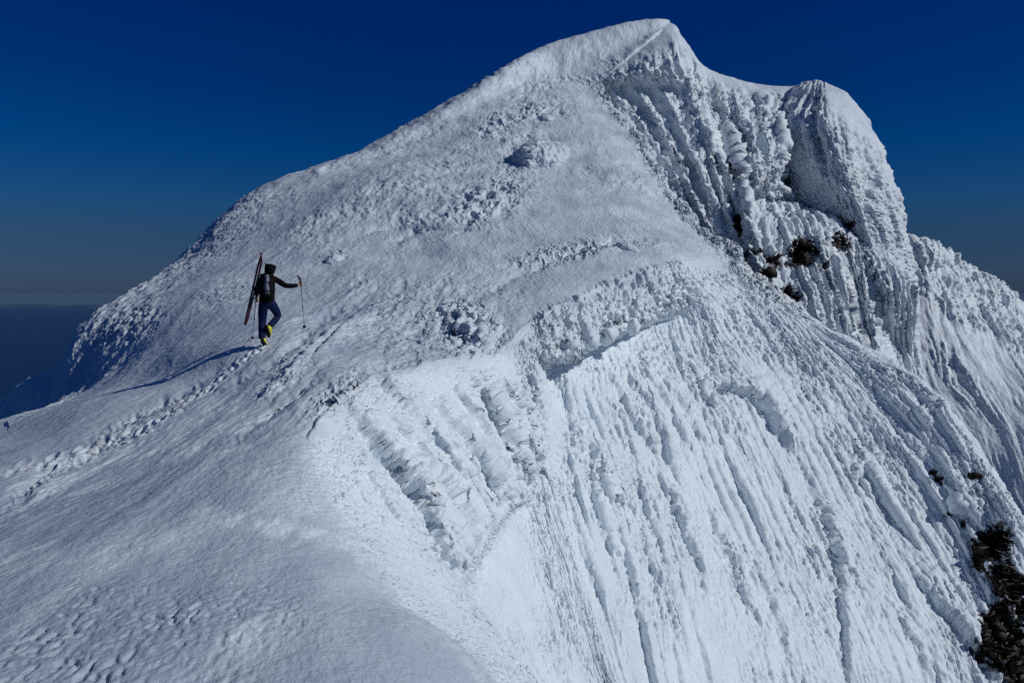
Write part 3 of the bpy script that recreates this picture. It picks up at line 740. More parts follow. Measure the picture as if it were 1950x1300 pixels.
def relief_cliff(sh):
    s, t, u, v, d = sh.s, sh.t, sh.u, sh.v, sh.d
    x, y, z = xyz(sh)
    down = smooth(2.15, 3.2, t)
    lobe = smooth(8.5, 9.0, s) * (1 - smooth(10.7, 11.4, s)) * (1 - smooth(7.6, 8.4, t))
    band = (1 - smooth(3.4, 4.2, t)) * (1 - smooth(3.6, 4.6, s)) * down
    lowwall = smooth(7.8, 8.6, t) * smooth(5.3, 6.2, s)
    # round the tower
    soft = (smooth(8.6, 9.2, s) * (1 - smooth(11.6, 12.6, s)) * smooth(1.6, 2.6, t) * (1 - smooth(7.0, 8.2, t)))[..., None]
    for _ in range(5):
        c = np.cumsum(np.pad(sh.P.astype(np.float64), ((11, 10), (0, 0), (0, 0)), mode='edge'), axis=0)
        blur = (c[21:] - c[:-21]) / 21.0
        blur = np.concatenate([blur, blur[-1:]], axis=0)[:sh.P.shape[0]]
        sh.P = (sh.P * (1 - soft) + blur * soft).astype(np.float32)
    side = smooth(10.4, 11.2, s)
    sw = s + 0.10 * noise(s * 2, t * 0.9, 0 * s) + 0.05 * noise(s * 6, t * 2.1, 0 * s)
    rib = saw(sw * 1.7 + 0.2) * (0.5 + 1.2 * np.abs(noise(np.floor(sw * 1.7 + 0.2) * 3.7, t * 0.5, 0 * s)))
    sh.push(down * (1 - 0.85 * lobe) * (1 - band) * (1 - lowwall) * (1 - 0.6 * side) * 0.5 * (rib - 0.4))
    bulge = billow(s * 0.95 + 0.35 * noise(s * 0.8, t * 0.5, 0 * s + 3), t * 0.28, 0 * s + 2.6, 2, 0.4) - 0.3
    sh.push(down * (1 - lobe) * (1 - band) * (1 - lowwall) * (1 - side) * 2.6 * bulge)
    fl = billow(sw * 3.4, t * 0.3, 0 * s + 0.4, 2, 0.5) - 0.28
    sh.push(down * (1 - 0.7 * lobe) * (1 - 0.5 * lowwall) * (1 - 0.4 * side) * 0.75 * fl)
    rib2 = saw(sw * 3.1 + 0.6 + 0.25 * noise(s * 1.3, t * 1.4, 0 * s + 8)) * (0.4 + 1.4 * np.abs(noise(np.floor(sw * 3.1) * 2.9, t * 0.7, 0 * s + 4)))
    sh.push(lowwall * 0.75 * (rib2 - 0.4))
    sh.add(lobe * 0.28, lambda x, y, z, s, t: fbm(s * 4.2 + 0.3 * noise(s * 3, t * 1.5, 0 * s), t * 0.4, 0 * s + 5.5, 3, 0.6))
    sh.add(lobe * 0.55, lambda x, y, z, s, t: fbm(x * 0.5, y * 0.5, z * 0.22, 3))
    for pts, wd, h in (([(1556, 185), (1552, 230), (1566, 300), (1575, 340)], 6, -0.7), ([(1605, 215), (1612, 300)], 8, 0.3), ([(1690, 305), (1664, 340), (1656, 400), (1662, 450)], 9, -0.9),
                       ([(1640, 260), (1668, 330)], 6, -0.5), ([(1390, 240), (1402, 280), (1415, 340), (1422, 380)], 8, -0.8), ([(1272, 235), (1300, 290), (1332, 340)], 8, -0.7)):
        dist, al = seg_dist(u, v, pts)
        sh.push(h * np.exp(-(dist / wd) ** 2) * np.sin(np.clip(al, 0.02, 0.98) * math.pi) ** 0.6)
    side = smooth(10.4, 11.2, s)
    sh.add(down * (1 - 0.7 * lobe) * (1 - 0.5 * side) * 0.42, lambda x, y, z, s, t: billow(s * 5.4 + 0.5 * noise(s * 3, t * 3, 0 * s), t * 1.6, 0 * s + 7.7, 4, 0.6) - 0.35)
    sh.add(down * (1 - 0.1 * lobe) * (1 - 0.35 * side) * 0.34, lambda x, y, z, s, t: fbm(x * 1.3, y * 1.3, z * 0.6, 5, 0.7))
    sh.add(down * (1 - 0.1 * lobe) * 0.16, lambda x, y, z, s, t: feather(s * 0.6, t * 0.8, x * 0.5, y * 0.5, z * 0.5))
    sh.add((1 - down) * 0.12, lambda x, y, z, s, t: fbm(x * 0.6, y * 0.3, z, 5, 0.6))
    x, y, z = xyz(sh)
    rk = np.zeros_like(u)
    for (cu, cv, ru, rv, an) in ((1500, 570, 22, 34, 62), (1520, 600, 18, 14, 20), (1440, 530, 12, 30, 55), (1405, 430, 5, 22, -10), (1450, 450, 10, 12, 40), (1478, 492, 20, 12, 10), (1530, 480, 24, 26, 20), (1520, 500, 20, 8, 0),
                                 (1600, 460, 18, 14, 45), (1555, 610, 10, 9, 0), (1620, 428, 7, 6, 0), (1568, 508, 5, 8, 0), (1425, 490, 8, 18, 40), (1780, 720, 8, 16, 20)):
        rk = np.maximum(rk, blob(sh, cu, cv, ru, rv, an, 0.6))
    rn = billow(x * 1.7, y * 1.7, z * 1.2, 4, 0.75)
    rk = smooth(0.42, 0.5, rk - 1.15 * (rn - 0.40)) * smooth(0.15, 0.4, rk)
    sh.attr['rock'] = rk
    sh.add(-rk, lambda x, y, z, s, t: 0.35 + 0.2 * fbm(x * 2.3, y * 2.3, z * 2.3, 4, 0.7))
    sh.attr['ice'] = 0.15 + 0.2 * lobe + 0.2 * (1 - down)


def relief_far(sh):
    s, t, u, v = sh.s, sh.t, sh.u, sh.v
    x, y, z = xyz(sh)
    below = v - np.interp(u, [1640, 1738, 1795, 1850, 1900, 1952, 2150], [430, 449, 472, 510, 537, 578, 720])
    craggy = np.maximum(1 - smooth(70, 150, below + 40 * noise(u * 0.02, v * 0.02, 0 * u)), blob(sh, 1825, 715, 95, 26, 50, 0.5))
    crag = smooth(0.9, 1.2, t) * (1 - smooth(2.6, 4.2, t - 0.45 * (s - 1)))
    crag = smooth(0.9, 1.2, t) * craggy
    crag = np.clip(crag * (0.5 + smooth(-0.1, 0.25, fbm(x * 0.1, y * 0.1, z * 0.1, 3))), 0, 1)
    sw = s + 0.25 * noise(s * 2, t * 1.5, 0 * s) - 0.25 * t
    sh.push(crag * 1.5 * ridged(sw * 3.2, t * 0.7, 0 * s + 0.7, 4, 0.6))
    pf = sw * 3.4
    sh.push(crag * 1.1 * (saw(pf) - 0.4) * np.abs(noise(np.floor(pf) * 3.1, t * 0.8, 0 * s)) * 2)
    x, y, z = xyz(sh)
    sh.push(crag * 0.45 * fbm(x * 0.9, y * 0.6, z * 0.7, 5, 0.7))
    sh.push((1 - crag) * 0.25 * fbm(sw * 3, t * 1.2, 0 * s, 5, 0.6))
    sh.attr['ice'] = 0.1 + 0 * s


def relief_spur(sh):
    x, y, z = xyz(sh)
    sh.push(0.5 * fbm(x * 0.3, y * 0.2, z * 0.3, 5, 0.6) + 0.25 * (billow(x, y * .7, z, 3, 0.6) - 0.4))
    sh.attr['ice'] = 0.3 + 0 * x


for sh in (ridge, cliff, far, spur):
    sh.attr['ice'] = np.zeros(sh.u.shape, np.float32)
    sh.attr['rock'] = np.zeros(sh.u.shape, np.float32)
relief_ridge(ridge)
relief_cliff(cliff)
relief_far(far)
relief_spur(spur)

structure(ridge.build('mountain_ridge', M_SNOW))
structure(cliff.build('rime_cliff', M_RIME))
structure(far.build('far_ridge', M_FAR))
structure(spur.build('snow_spur', M_FAR))


# ------------------------------------------------------------------ small things: rime mounds and trodden clumps
_pu, _pv, _pd = project(ridge.P)
_pn = ridge.normals()


def ground(u, v):
    e = np.hypot(_pu - u, _pv - v)
    k = np.where(e < max(2.5, e.min() + 0.5), _pd, 1e9).argmin()
    i, j = np.unravel_index(k, e.shape)
    return Vector(ridge.P[i, j].tolist()), Vector(_pn[i, j].tolist()), float(_pd[i, j])


def lump_mesh(name, rx, ry, rz, level, amp, freq, seed, mat):
    bm = bmesh.new()
    bmesh.ops.create_icosphere(bm, subdivisions=level, radius=1.0)
    V = np.array([v.co[:] for v in bm.verts], np.float32)
    q3 = V * np.array([rx, ry, rz], np.float32)
    a = q3 * freq + seed * 3.7
    h = amp * (billow(a[:, 0], a[:, 1], a[:, 2], 4, 0.6) - 0.3) + 0.5 * amp * fbm(a[:, 0] * 0.4, a[:, 1] * 0.4, a[:, 2] * 0.4, 2)
    q3 = q3 + V * h[:, None]
    for v, c in zip(bm.verts, q3):
        v.co = c.tolist()
    for f in bm.faces:
        f.smooth = True
    me = bpy.data.meshes.new(name)
    bm.to_mesh(me)
    bm.free()
    for k in ('ice', 'rock'):
        at = me.attributes.new(k, 'FLOAT', 'POINT')
        if k == 'ice' and name == 'rime_mound':
            at.data.foreach_set('value', np.full(len(me.vertices), 0.5, np.float32))
    me.materials.append(mat)
    return me


def stand(name, me, u, v, sink, yaw=0.0, up=0.5):
    p, n, d = ground(u, v)
    o = bpy.data.objects.new(name, me)
    COL.objects.link(o)
    z = (n * up + Vector((0, 0, 1)) * (1 - up)).normalized()
    o.rotation_mode = 'QUATERNION'
    o.rotation_quaternion = z.to_track_quat('Z', 'X') @ Matrix.Rotation(yaw, 4, 'Z').to_quaternion()
    o.location = p - z * sink
    return o


for (u, v, rx, ry, rz, sink, yaw, level, label) in (
        (1030, 298, 2.5, 1.5, 1.15, 0.25, 0.2, 6, 'big craggy oval mound of rime on the upper slope below the summit roof'),
        (636, 493, 0.42, 0.3, 0.24, 0.05, 0.3, 5, 'small rough rime knob on the open slope right of the skier and above the pole'),
        (1196, 468, 0.5, 0.35, 0.2, 0.05, 0.0, 5, 'low rime knob at the right end of the rough band above the cornice'),
        (1038, 222, 0.9, 0.5, 0.3, 0.1, 0.1, 5, 'small flat rime hump between the summit roof and the big craggy mound')):
    me = lump_mesh('rime_mound', rx, ry, rz, level, 0.42 * rz, 1.9 / max(rx, 0.5) ** 0.5, u * 0.01, M_RIME)
    tag(stand('rime_mound', me, u, v, sink, yaw), label, 'rime mound')

rnd = random.Random(5)
CLUMPS = [lump_mesh('snow_clump', 1.0, 0.8, 0.6, 3, 0.6, 1.6, k, M_SNOW) for k in range(6)]
path = [Vector((a, b, 0)) for a, b in TRACK]
n_cl = 0
while n_cl < 60:
    i = rnd.randrange(len(path) - 1)
    f = rnd.random()
    c = path[i].lerp(path[i + 1], f)
    dense = math.exp(-((c.x - 365) / 45) ** 2) + 0.6 * math.exp(-((c.x - 200) / 60) ** 2) + 0.4 * math.exp(-((c.x - 40) / 60) ** 2) + 0.1
    if rnd.random() > dense:
        continue
    spread = 4 + 4 * (1 - c.x / 500)
    u, v = c.x + rnd.gauss(0, spread), c.y + rnd.gauss(0, spread)
    if u < 2:
        continue
    p, n, d = ground(u, v)
    size = rnd.uniform(0.02, 0.042) * (1.7 if rnd.random() < 0.25 else 1)
    o = bpy.data.objects.new('snow_clump', rnd.choice(CLUMPS))
    COL.objects.link(o)
    o.location = p - n * size * 0.15
    o.scale = (size * rnd.uniform(0.8, 1.5), size, size)
    o.rotation_euler = (rnd.uniform(-.4, .4), rnd.uniform(-.4, .4), rnd.uniform(0, 6.3))
    tag(o, 'small white clump of snow kicked up along the boot track', 'snow clump', 'snow clumps along the boot track')
    n_cl += 1

# ------------------------------------------------------------------ the skier
M_JACKET = plain('black_shell_cloth', (0.005, 0.005, 0.007), 0.85, bump=0.4, scale=60)
M_TROUSER = plain('navy_shell_cloth', (0.005, 0.014, 0.062), 0.7, bump=0.4, scale=50)
M_SKIN = plain('sunburnt_skin', (0.42, 0.19, 0.09), 0.5)
M_YELLOW = plain('yellow_plastic', (0.72, 0.66, 0.03), 0.35)
M_BLACK = plain('black_rubber', (0.012, 0.012, 0.013), 0.6)
M_PACK = plain('black_pack_cloth', (0.007, 0.007, 0.010), 0.85, bump=0.5, scale=40)
M_GREY = plain('grey_pack_panel', (0.17, 0.19, 0.25), 0.55, noise_amt=0.85, scale=24, bump=0.6)
M_SKI = plain('maroon_topsheet', (0.11, 0.009, 0.028), 0.35, scale=8, noise_amt=0.4)
M_EDGE = plain('pink_sidewall', (0.10, 0.018, 0.04), 0.4)
M_METAL = plain('brushed_metal', (0.30, 0.31, 0.33), 0.35, 0.9)
M_STEEL = plain('dark_alloy', (0.05, 0.05, 0.055), 0.4, 0.7)

foot, _, DSK = ground(503, 657)
BASE = foot.copy()


def jt(cx, cy, dy=0.0):
    """joint at the crop coordinates of the figure, dy metres beyond the standing foot, local to its base"""
    return Vector(px(420 + cx / 5.418, 450 + cy / 5.418, DSK + dy)) - BASE


def empty(name, loc):
    o = bpy.data.objects.new(name, None)
    o.empty_display_size = 0.2
    o.location = loc
    COL.objects.link(o)
    return o


def link(name, me, mat, parent=None):
    me.materials.append(mat)
    o = bpy.data.objects.new(name, me)
    COL.objects.link(o)
    if parent is not None:
        o.parent = parent
    return o


def skinned(name, chains, mat, parent, levels=2, root=None):
    """grow one continuous surface round chains of (point, rx, ry); shared points join the chains"""
    keys, verts, rad, edges = {}, [], [], []
    for ch in chains:
        last = None
        for p, rx, ry in ch:
            k = tuple(round(c, 4) for c in p)
            if k not in keys:
                keys[k] = len(verts)
                verts.append(p)
                rad.append((rx, ry))
            if last is not None and last != keys[k]:
                edges.append((last, keys[k]))
            last = keys[k]
    me = bpy.data.meshes.new(name)
    me.from_pydata([tuple(v) for v in verts], edges, [])
    o = link(name, me, mat, parent)
    sk = o.modifiers.new('skin', 'SKIN')
    sk.use_smooth_shade = True
    sk.branch_smoothing = 0.3
    for d, r in zip(me.skin_vertices[0].data, rad):
        d.radius = r
        d.use_root = False
    me.skin_vertices[0].data[0].use_root = True
    sub = o.modifiers.new('subdivision', 'SUBSURF')
    sub.levels = sub.render_levels = levels
    return o


def tube(bm, pts, rads, seg=10, cap=True):
    """sweep of a circle along points"""
    rings = []
    pts = [Vector(p) for p in pts]
    up = Vector((0.31, 0.2, 0.93))
    for i, p in enumerate(pts):
        t = (pts[min(i + 1, len(pts) - 1)] - pts[max(i - 1, 0)]).normalized()
        a = t.cross(up)
        if a.length < 1e-4:
            a = t.cross(Vector((1, 0, 0)))
        a.normalize()
        b = t.cross(a)
        rings.append([bm.verts.new(p + (a * math.cos(k * 2 * math.pi / seg) + b * math.sin(k * 2 * math.pi / seg)) * rads[i]) for k in range(seg)])
    for r0, r1 in zip(rings, rings[1:]):
        for k in range(seg):
            bm.faces.new((r0[k], r0[(k + 1) % seg], r1[(k + 1) % seg], r1[k])).smooth = True
    if cap:
        bm.faces.new(rings[0][::-1])
        bm.faces.new(rings[-1])


def bm_obj(name, bm, mat, parent=None):
    bmesh.ops.recalc_face_normals(bm, faces=bm.faces)
    me = bpy.data.meshes.new(name)
    bm.to_mesh(me)
    bm.free()
    return link(name, me, mat, parent)


person = empty('person', BASE)
tag(person, 'skier in black jacket and navy trousers climbing away, skis on the pack, yellow boots', 'person')

pelvis, waist, chest = jt(480, 668, 0.02), jt(482, 590, 0.05), jt(488, 480, 0.12)
neckb, neck, head = jt(497, 405, 0.17), jt(502, 378, 0.18), jt(508, 330, 0.21)
crown = jt(511, 300, 0.22)
shR, elR, wrR, haR = jt(562, 425, 0.16), jt(662, 508, 0.24), jt(790, 506, 0.34), jt(816, 494, 0.36)
shL, elL, wrL, haL = jt(425, 425, 0.16), jt(375, 540, 0.30), jt(372, 622, 0.40), jt(366, 645, 0.42)
hipL, knL, anL = jt(440, 690, 0.02), jt(432, 870, 0.12), jt(428, 1050, 0.0)
hipR, knR, anR = jt(530, 690, 0.04), jt(602, 822, 0.26), jt(502, 930, 0.04)
toeL = jt(462, 1098, 0.17)
toeR = jt(522, 1000, 0.16)


def lerp(a, b, f):
    return a.lerp(b, f)


def fingers(hand, wrist, axis, side):
    """four fingers and a thumb closed round a grip that runs along axis"""
    out = []
    ax = axis.normalized()
    fwd = (hand - wrist).normalized()
    inw = fwd.cross(ax).normalized() * side
    for k, ln in enumerate((0.9, 1.0, 0.95, 0.75)):
        r0 = hand + ax * (0.03 - 0.02 * k)
        out.append([(hand, 0.03, 0.022), (r0 + fwd * 0.025, 0.0105, 0.0105), (r0 + fwd * 0.052 * ln + inw * 0.012, 0.0095, 0.0095),
                    (r0 + fwd * 0.056 * ln + inw * 0.038, 0.009, 0.009), (r0 + fwd * 0.034 * ln + inw * 0.052, 0.008, 0.008)])
    out.append([(hand, 0.03, 0.022), (hand + ax * 0.035 + inw * 0.018, 0.012, 0.012), (hand + ax * 0.05 + inw * 0.034 + fwd * 0.02, 0.011, 0.011),
                (hand + ax * 0.05 + inw * 0.046 + fwd * 0.04, 0.009, 0.009)])
    return out


gripR = jt(803, 405, 0.36) - jt(828, 520, 0.36)
gripL = jt(368, 610, 0.42) - jt(352, 720, 0.42)
body = skinned('body', [
    [(pelvis, .11, .09), (waist, .12, .09), (chest, .16, .11), (neckb, .07, .065), (neck, .055, .055), (head, .082, .095), (crown, .06, .07)],
    [(head, .082, .095), (lerp(head, jt(545, 340, 0.26), 0.9), .02, .02)],
    [(chest, .16, .11), (shR, .06, .06), (elR, .042, .042), (wrR, .028, .024), (haR, .03, .022)],
    [(chest, .16, .11), (shL, .06, .06), (elL, .042, .042), (wrL, .028, .024), (haL, .03, .022)],
    [(pelvis, .11, .09), (hipL, .07, .07), (knL, .06, .06), (anL, .042, .042), (toeL, .035, .03)],
    [(pelvis, .11, .09), (hipR, .07, .07), (knR, .06, .06), (anR, .042, .042), (toeR, .035, .03)],
] + fingers(haR, wrR, gripR, -1) + fingers(haL, wrL, gripL, 1), M_SKIN, person)

jacket = skinned('jacket', [
    [(jt(478, 705, 0.01), .19, .15), (jt(478, 660, 0.02), .19, .145), (jt(480, 600, 0.04), .175, .135), (jt(485, 520, 0.09), .185, .14), (jt(488, 455, 0.13), .185, .13), (jt(496, 405, 0.165), .095, .09), (jt(501, 380, 0.18), .075, .07)],
    [(jt(488, 455, 0.13), .185, .13), (jt(556, 432, 0.16), .085, .085), (jt(612, 470, 0.2), .074, .074), (jt(664, 508, 0.24), .068, .068), (jt(725, 512, 0.29), .06, .06), (jt(786, 506, 0.335), .048, .046), (jt(797, 504, 0.345), .044, .042)],
    [(jt(488, 455, 0.13), .185, .13), (jt(428, 432, 0.16), .085, .085), (jt(398, 485, 0.23), .072, .072), (jt(376, 540, 0.30), .066, .066), (jt(372, 585, 0.35), .056, .056), (jt(372, 616, 0.395), .046, .046)],
], M_JACKET, person)
trousers = skinned('trousers', [
    [(jt(480, 600, 0.03), .13, .11), (jt(480, 660, 0.02), .16, .125), (jt(438, 715, 0.03), .13, .13), (jt(434, 790, 0.08), .115, .115), (jt(432, 870, 0.12), .088, .092), (jt(428, 950, 0.06), .085, .09), (jt(430, 1040, 0.0), .078, .085), (jt(431, 1066, 0.0), .074, .08)],
    [(jt(480, 660, 0.02), .16, .125), (jt(530, 708, 0.05), .13, .13), (jt(568, 765, 0.16), .112, .112), (jt(600, 820, 0.26), .086, .086), (jt(560, 868, 0.16), .082, .082), (jt(512, 918, 0.06), .075, .075), (jt(503, 928, 0.045), .07, .07)],
], M_TROUSER, person)
# hood with a peak, drawn over the head
hood = skinned('hood', [
    [(jt(500, 398, 0.17), .11, .10), (jt(505, 362, 0.19), .14, .135), (jt(507, 325, 0.205), .158, .16), (jt(509, 290, 0.21), .11, .12)],
    [(jt(507, 325, 0.205), .158, .16), (jt(552, 318, 0.25), .07, .07), (jt(578, 322, 0.28), .03, .035)],
], M_JACKET, person)


def boot(name, ankle, toe, shaft_top, parent):
    """plastic ski boot: heel, toe box and cuff, with a black sole and buckles"""
    fwd = (toe - ankle).normalized()
    shaft = (shaft_top - ankle).normalized()
    heel = ankle - fwd * 0.05 - shaft * 0.05
    b = skinned(name, [[(heel, .05, .05), (ankle - shaft * 0.04 + fwd * 0.03, .056, .052), (toe - fwd * 0.05 - shaft * 0.035, .052, .042), (toe + fwd * 0.01 - shaft * 0.045, .042, .03)],
                       [(ankle - shaft * 0.04 + fwd * 0.03, .056, .052), (ankle + shaft * 0.05 + fwd * 0.01, .062, .066), (ankle + shaft * 0.16 + fwd * 0.015, .072, .076)]], M_YELLOW, parent)
    bm = bmesh.new()
    side = fwd.cross(shaft).normalized()
    prof = [(-.11, .032), (-.08, .042), (0, .044), (.08, .05), (.16, .05), (.21, .036), (.235, .012)]
    base = ankle - shaft * 0.085
    top, bot = [], []
    for a, w in prof:
        for lst, h in ((top, 0.012), (bot, -0.02)):
            lst.append([bm.verts.new(base + fwd * a + side * w * sg + shaft * h) for sg in (-1, 1)])
    for lst in (top, bot):
        for r0, r1 in zip(lst, lst[1:]):
            bm.faces.new((r0[0], r0[1], r1[1], r1[0]))
    for i in range(len(prof) - 1):
        for k in (0, 1):
            bm.faces.new((top[i][k], top[i + 1][k], bot[i + 1][k], bot[i][k]))
    bm.faces.new((top[0][0], top[0][1], bot[0][1], bot[0][0]))
    bm.faces.new((top[-1][0], top[-1][1], bot[-1][1], bot[-1][0]))
    bm_obj('sole', bm, M_BLACK, b)
    bm = bmesh.new()
    for f, r in ((0.03, .066), (0.09, .072)):
        c = ankle + shaft * f + fwd * 0.012
        tube(bm, [c + (fwd * math.cos(a) + side * math.sin(a)) * (r + 0.006) for a in [k * math.pi / 8 - math.pi / 2 for k in range(9)]], [0.006] * 9, 6)
    bm_obj('buckle', bm, M_METAL, b)
    return b


boot('ski_boot', anL + Vector((0.02, 0, -0.02)), toeL, lerp(anL, knL, 0.3) + Vector((0, 0, 0.02)), person)
boot('ski_boot', anR, toeR, lerp(anR, knR, 0.4), person)

# ---- backpack
D_IN = -0.02
pk = empty('backpack', BASE)
tag(pk, 'black touring backpack with a pale grey centre panel on the skier\'s back', 'backpack')


def slab(name, corners_front, dfront, dback, mat, parent, bev=0.02, seg=3):
    """a padded slab whose outline is given in crop pixels"""
    bm = bmesh.new()
    fr = [bm.verts.new(jt(x, y, dfront(x, y))) for x, y in corners_front]
    bk = [bm.verts.new(jt(x, y, dback(x, y))) for x, y in corners_front]
    bm.faces.new(fr)
    bm.faces.new(bk[::-1])
    n = len(fr)
    for i in range(n):
        bm.faces.new((fr[i], bk[i], bk[(i + 1) % n], fr[(i + 1) % n]))
    bmesh.ops.recalc_face_normals(bm, faces=bm.faces)
    bmesh.ops.bevel(bm, geom=list(bm.edges), offset=bev, segments=seg, affect='EDGES', clamp_overlap=True)
    for f in bm.faces:
        f.smooth = True
    return bm_obj(name, bm, mat, parent)


lean = lambda y: 0.10 - (y - 400) / 240 * 0.10           # the back leans into the slope
slab('pack_body', [(398, 425), (430, 398), (530, 396), (556, 425), (566, 520), (560, 610), (530, 640), (420, 640), (388, 600), (384, 510)],
     lambda x, y: lean(y) - 0.31, lambda x, y: lean(y) - 0.03, M_PACK, pk, 0.05, 4)
slab('top_lid', [(412, 392), (432, 378), (525, 378), (546, 394), (548, 430), (408, 432)],
     lambda x, y: lean(y) - 0.32, lambda x, y: lean(y) - 0.05, M_PACK, pk, 0.03, 3)
slab('front_panel', [(452, 398), (498, 396), (503, 440), (494, 490), (506, 540), (500, 590), (474, 604), (452, 560), (446, 500), (456, 450)],
     lambda x, y: lean(y) - 0.335, lambda x, y: lean(y) - 0.29, M_GREY, pk, 0.012, 2)
for x0 in (412, 536):
    bm = bmesh.new()
    tube(bm, [jt(x0 + (482 - x0) * 0.25, 392, 0.0), jt(x0, 400, 0.12), jt(x0, 440, 0.28), jt(x0, 520, 0.24), jt(x0, 600, 0.06)], [0.02] * 5, 8)
    bm_obj('shoulder_strap', bm, M_PACK, pk)
for y0 in (470, 560):
    bm = bmesh.new()
    tube(bm, [jt(384, y0, lean(y0) - 0.15), jt(400, y0, lean(y0) - 0.322), jt(480, y0 + 4, lean(y0) - 0.342), jt(550, y0, lean(y0) - 0.322), jt(566, y0, lean(y0) - 0.15)], [0.008] * 5, 8)
    bm_obj('compression_strap', bm, M_BLACK, pk)
bm = bmesh.new()
tube(bm, [jt(470, 596, lean(596) - 0.34), jt(462, 575, lean(575) - 0.35), jt(476, 560, lean(560) - 0.35), jt(500, 572, lean(572) - 0.35), jt(506, 598, lean(598) - 0.345), jt(490, 612, lean(612) - 0.34)], [0.007] * 6, 8)
bm_obj('axe_loop', bm, M_METAL, pk)


# ---- skis, tied to the left side of the pack
def ski(label, tip_c, tail_c, dtip, dtail, wdir, splay, mirror):
    tip, tail = jt(*tip_c, dtip), jt(*tail_c, dtail)
    L = (tip - tail).length
    ax = (tip - tail).normalized()
    wd = (wdir - ax * wdir.dot(ax)).normalized()
    th = ax.cross(wd).normalized() * mirror                # from base to top sheet
    root = empty('ski', BASE)
    tag(root, label, 'ski', 'pair of skis on the backpack')

    def section(f):
        w = float(np.interp(f, [0, .03, .12, .5, .85, .94, .985, 1.0], [.044, .047, .046, .038, .052, .048, .03, .006]))
        c = 0.012 * math.sin(f * math.pi)                # camber
        rise = splay * max(0, (f - 0.80) / 0.20) ** 2 + 0.01 * max(0, (0.06 - f) / 0.06)
        return tail + ax * (L * f) + th * (rise - c * 0.4), w
    for name, lo, hi, mat, inset in (('ski_base', -0.007, -0.003, M_BLACK, 0.0), ('sidewall', -0.003, 0.006, M_EDGE, 0.001), ('top_sheet', 0.006, 0.011, M_SKI, 0.003)):
        bm = bmesh.new()
        rows = []
        for k in range(61):
            p, w = section(k / 60)
            w = max(w - inset, 0.002)
            rows.append([bm.verts.new(p + wd * a * w + th * h) for a, h in ((-1, lo), (1, lo), (1, hi), (-1, hi))])
        for r0, r1 in zip(rows, rows[1:]):
            for k in range(4):
                bm.faces.new((r0[k], r0[(k + 1) % 4], r1[(k + 1) % 4], r1[k]))
        bm.faces.new(rows[0]); bm.faces.new(rows[-1])
        bm_obj(name, bm, mat, root)
    for f, ln, h, nm in ((0.50, 0.09, 0.035, 'toe_piece'), (0.335, 0.10, 0.06, 'heel_piece')):
        bm = bmesh.new()
        p, w = section(f)
        prof = [(-ln / 2, 0.012), (-ln / 2, h * 0.6), (-ln / 5, h), (ln / 5, h * 0.85), (ln / 2, h * 0.35), (ln / 2, 0.012)]
        a = [bm.verts.new(p + ax * x + th * y + wd * 0.028) for x, y in prof]
        b = [bm.verts.new(p + ax * x + th * y - wd * 0.028) for x, y in prof]
        bm.faces.new(a); bm.faces.new(b[::-1])
        for i in range(len(a)):
            bm.faces.new((a[i], b[i], b[(i + 1) % len(a)], a[(i + 1) % len(a)]))
        bmesh.ops.recalc_face_normals(bm, faces=bm.faces)
        bmesh.ops.bevel(bm, geom=list(bm.edges), offset=0.005, segments=2, affect='EDGES', clamp_overlap=True)
        bm_obj(nm, bm, M_STEEL, root)
    return root


wdir = Vector((0.62, -0.75, 0.1))
ski('dark maroon ski on the left of the pack, outer of the pair, tip highest', (421, 165), (248, 915), -0.06, -0.20, wdir, 0.03, 1)
ski('inner maroon ski on the left of the pack, its tip splayed right', (447, 175), (263, 912), -0.05, -0.18, wdir, 0.075, -1)
bm = bmesh.new()
st = [jt(330, 528, -0.22), jt(360, 520, -0.27), jt(385, 525, -0.2), jt(398, 520, -0.1)]
tube(bm, st, [0.009] * 4, 8)
bm_obj('ski_strap', bm, M_BLACK, pk)
bm = bmesh.new()
tube(bm, [jt(292, 662, -0.24), jt(325, 655, -0.27), jt(348, 640, -0.2), jt(390, 612, -0.1)], [0.010] * 4, 8)
bm_obj('ski_strap', bm, M_BLACK, pk)


# ---- poles
def pole(label, top, grip_end, tip, curved):
    root = empty('ski_pole', BASE)
    tag(root, label, 'ski pole')
    ax = (top - tip).normalized()
    bm = bmesh.new()
    tube(bm, [grip_end, lerp(grip_end, tip, 0.45)], [0.010, 0.0095], 10)
    tube(bm, [lerp(grip_end, tip, 0.44), lerp(grip_end, tip, 0.97)], [0.0078, 0.0072], 10)
    tube(bm, [lerp(grip_end, tip, 0.97), tip], [0.005, 0.003], 8)
    bm_obj('shaft', bm, M_METAL, root)
    bm = bmesh.new()
    c = lerp(grip_end, tip, 0.45)
    tube(bm, [c + ax * 0.03, c - ax * 0.03], [0.014, 0.014], 12)
    bm_obj('clamp', bm, M_BLACK, root)
    bm = bmesh.new()
    side = Vector((1, 0, 0)) - ax * ax.x
    side.normalize()
    tube(bm, [grip_end, lerp(grip_end, top, 0.35) + side * 0.008, lerp(grip_end, top, 0.7) + side * 0.004, top - side * 0.012 * curved, top + ax * 0.02 - side * 0.035 * curved],
         [0.015, 0.018, 0.019, 0.021, 0.012], 12)
    bm_obj('grip', bm, M_BLACK, root)
    bm = bmesh.new()
    c = lerp(grip_end, tip, 0.95)
    tube(bm, [c + ax * 0.012, c, c - ax * 0.006], [0.012, 0.042, 0.044], 14)
    bm_obj('basket', bm, M_BLACK, root)
    bm = bmesh.new()
    tube(bm, [top, top + side * 0.03 - ax * 0.05, lerp(grip_end, top, 0.4) + side * 0.035, grip_end + side * 0.02, lerp(grip_end, top, 0.3)], [0.004] * 5, 6)
    bm_obj('wrist_loop', bm, M_BLACK, root)


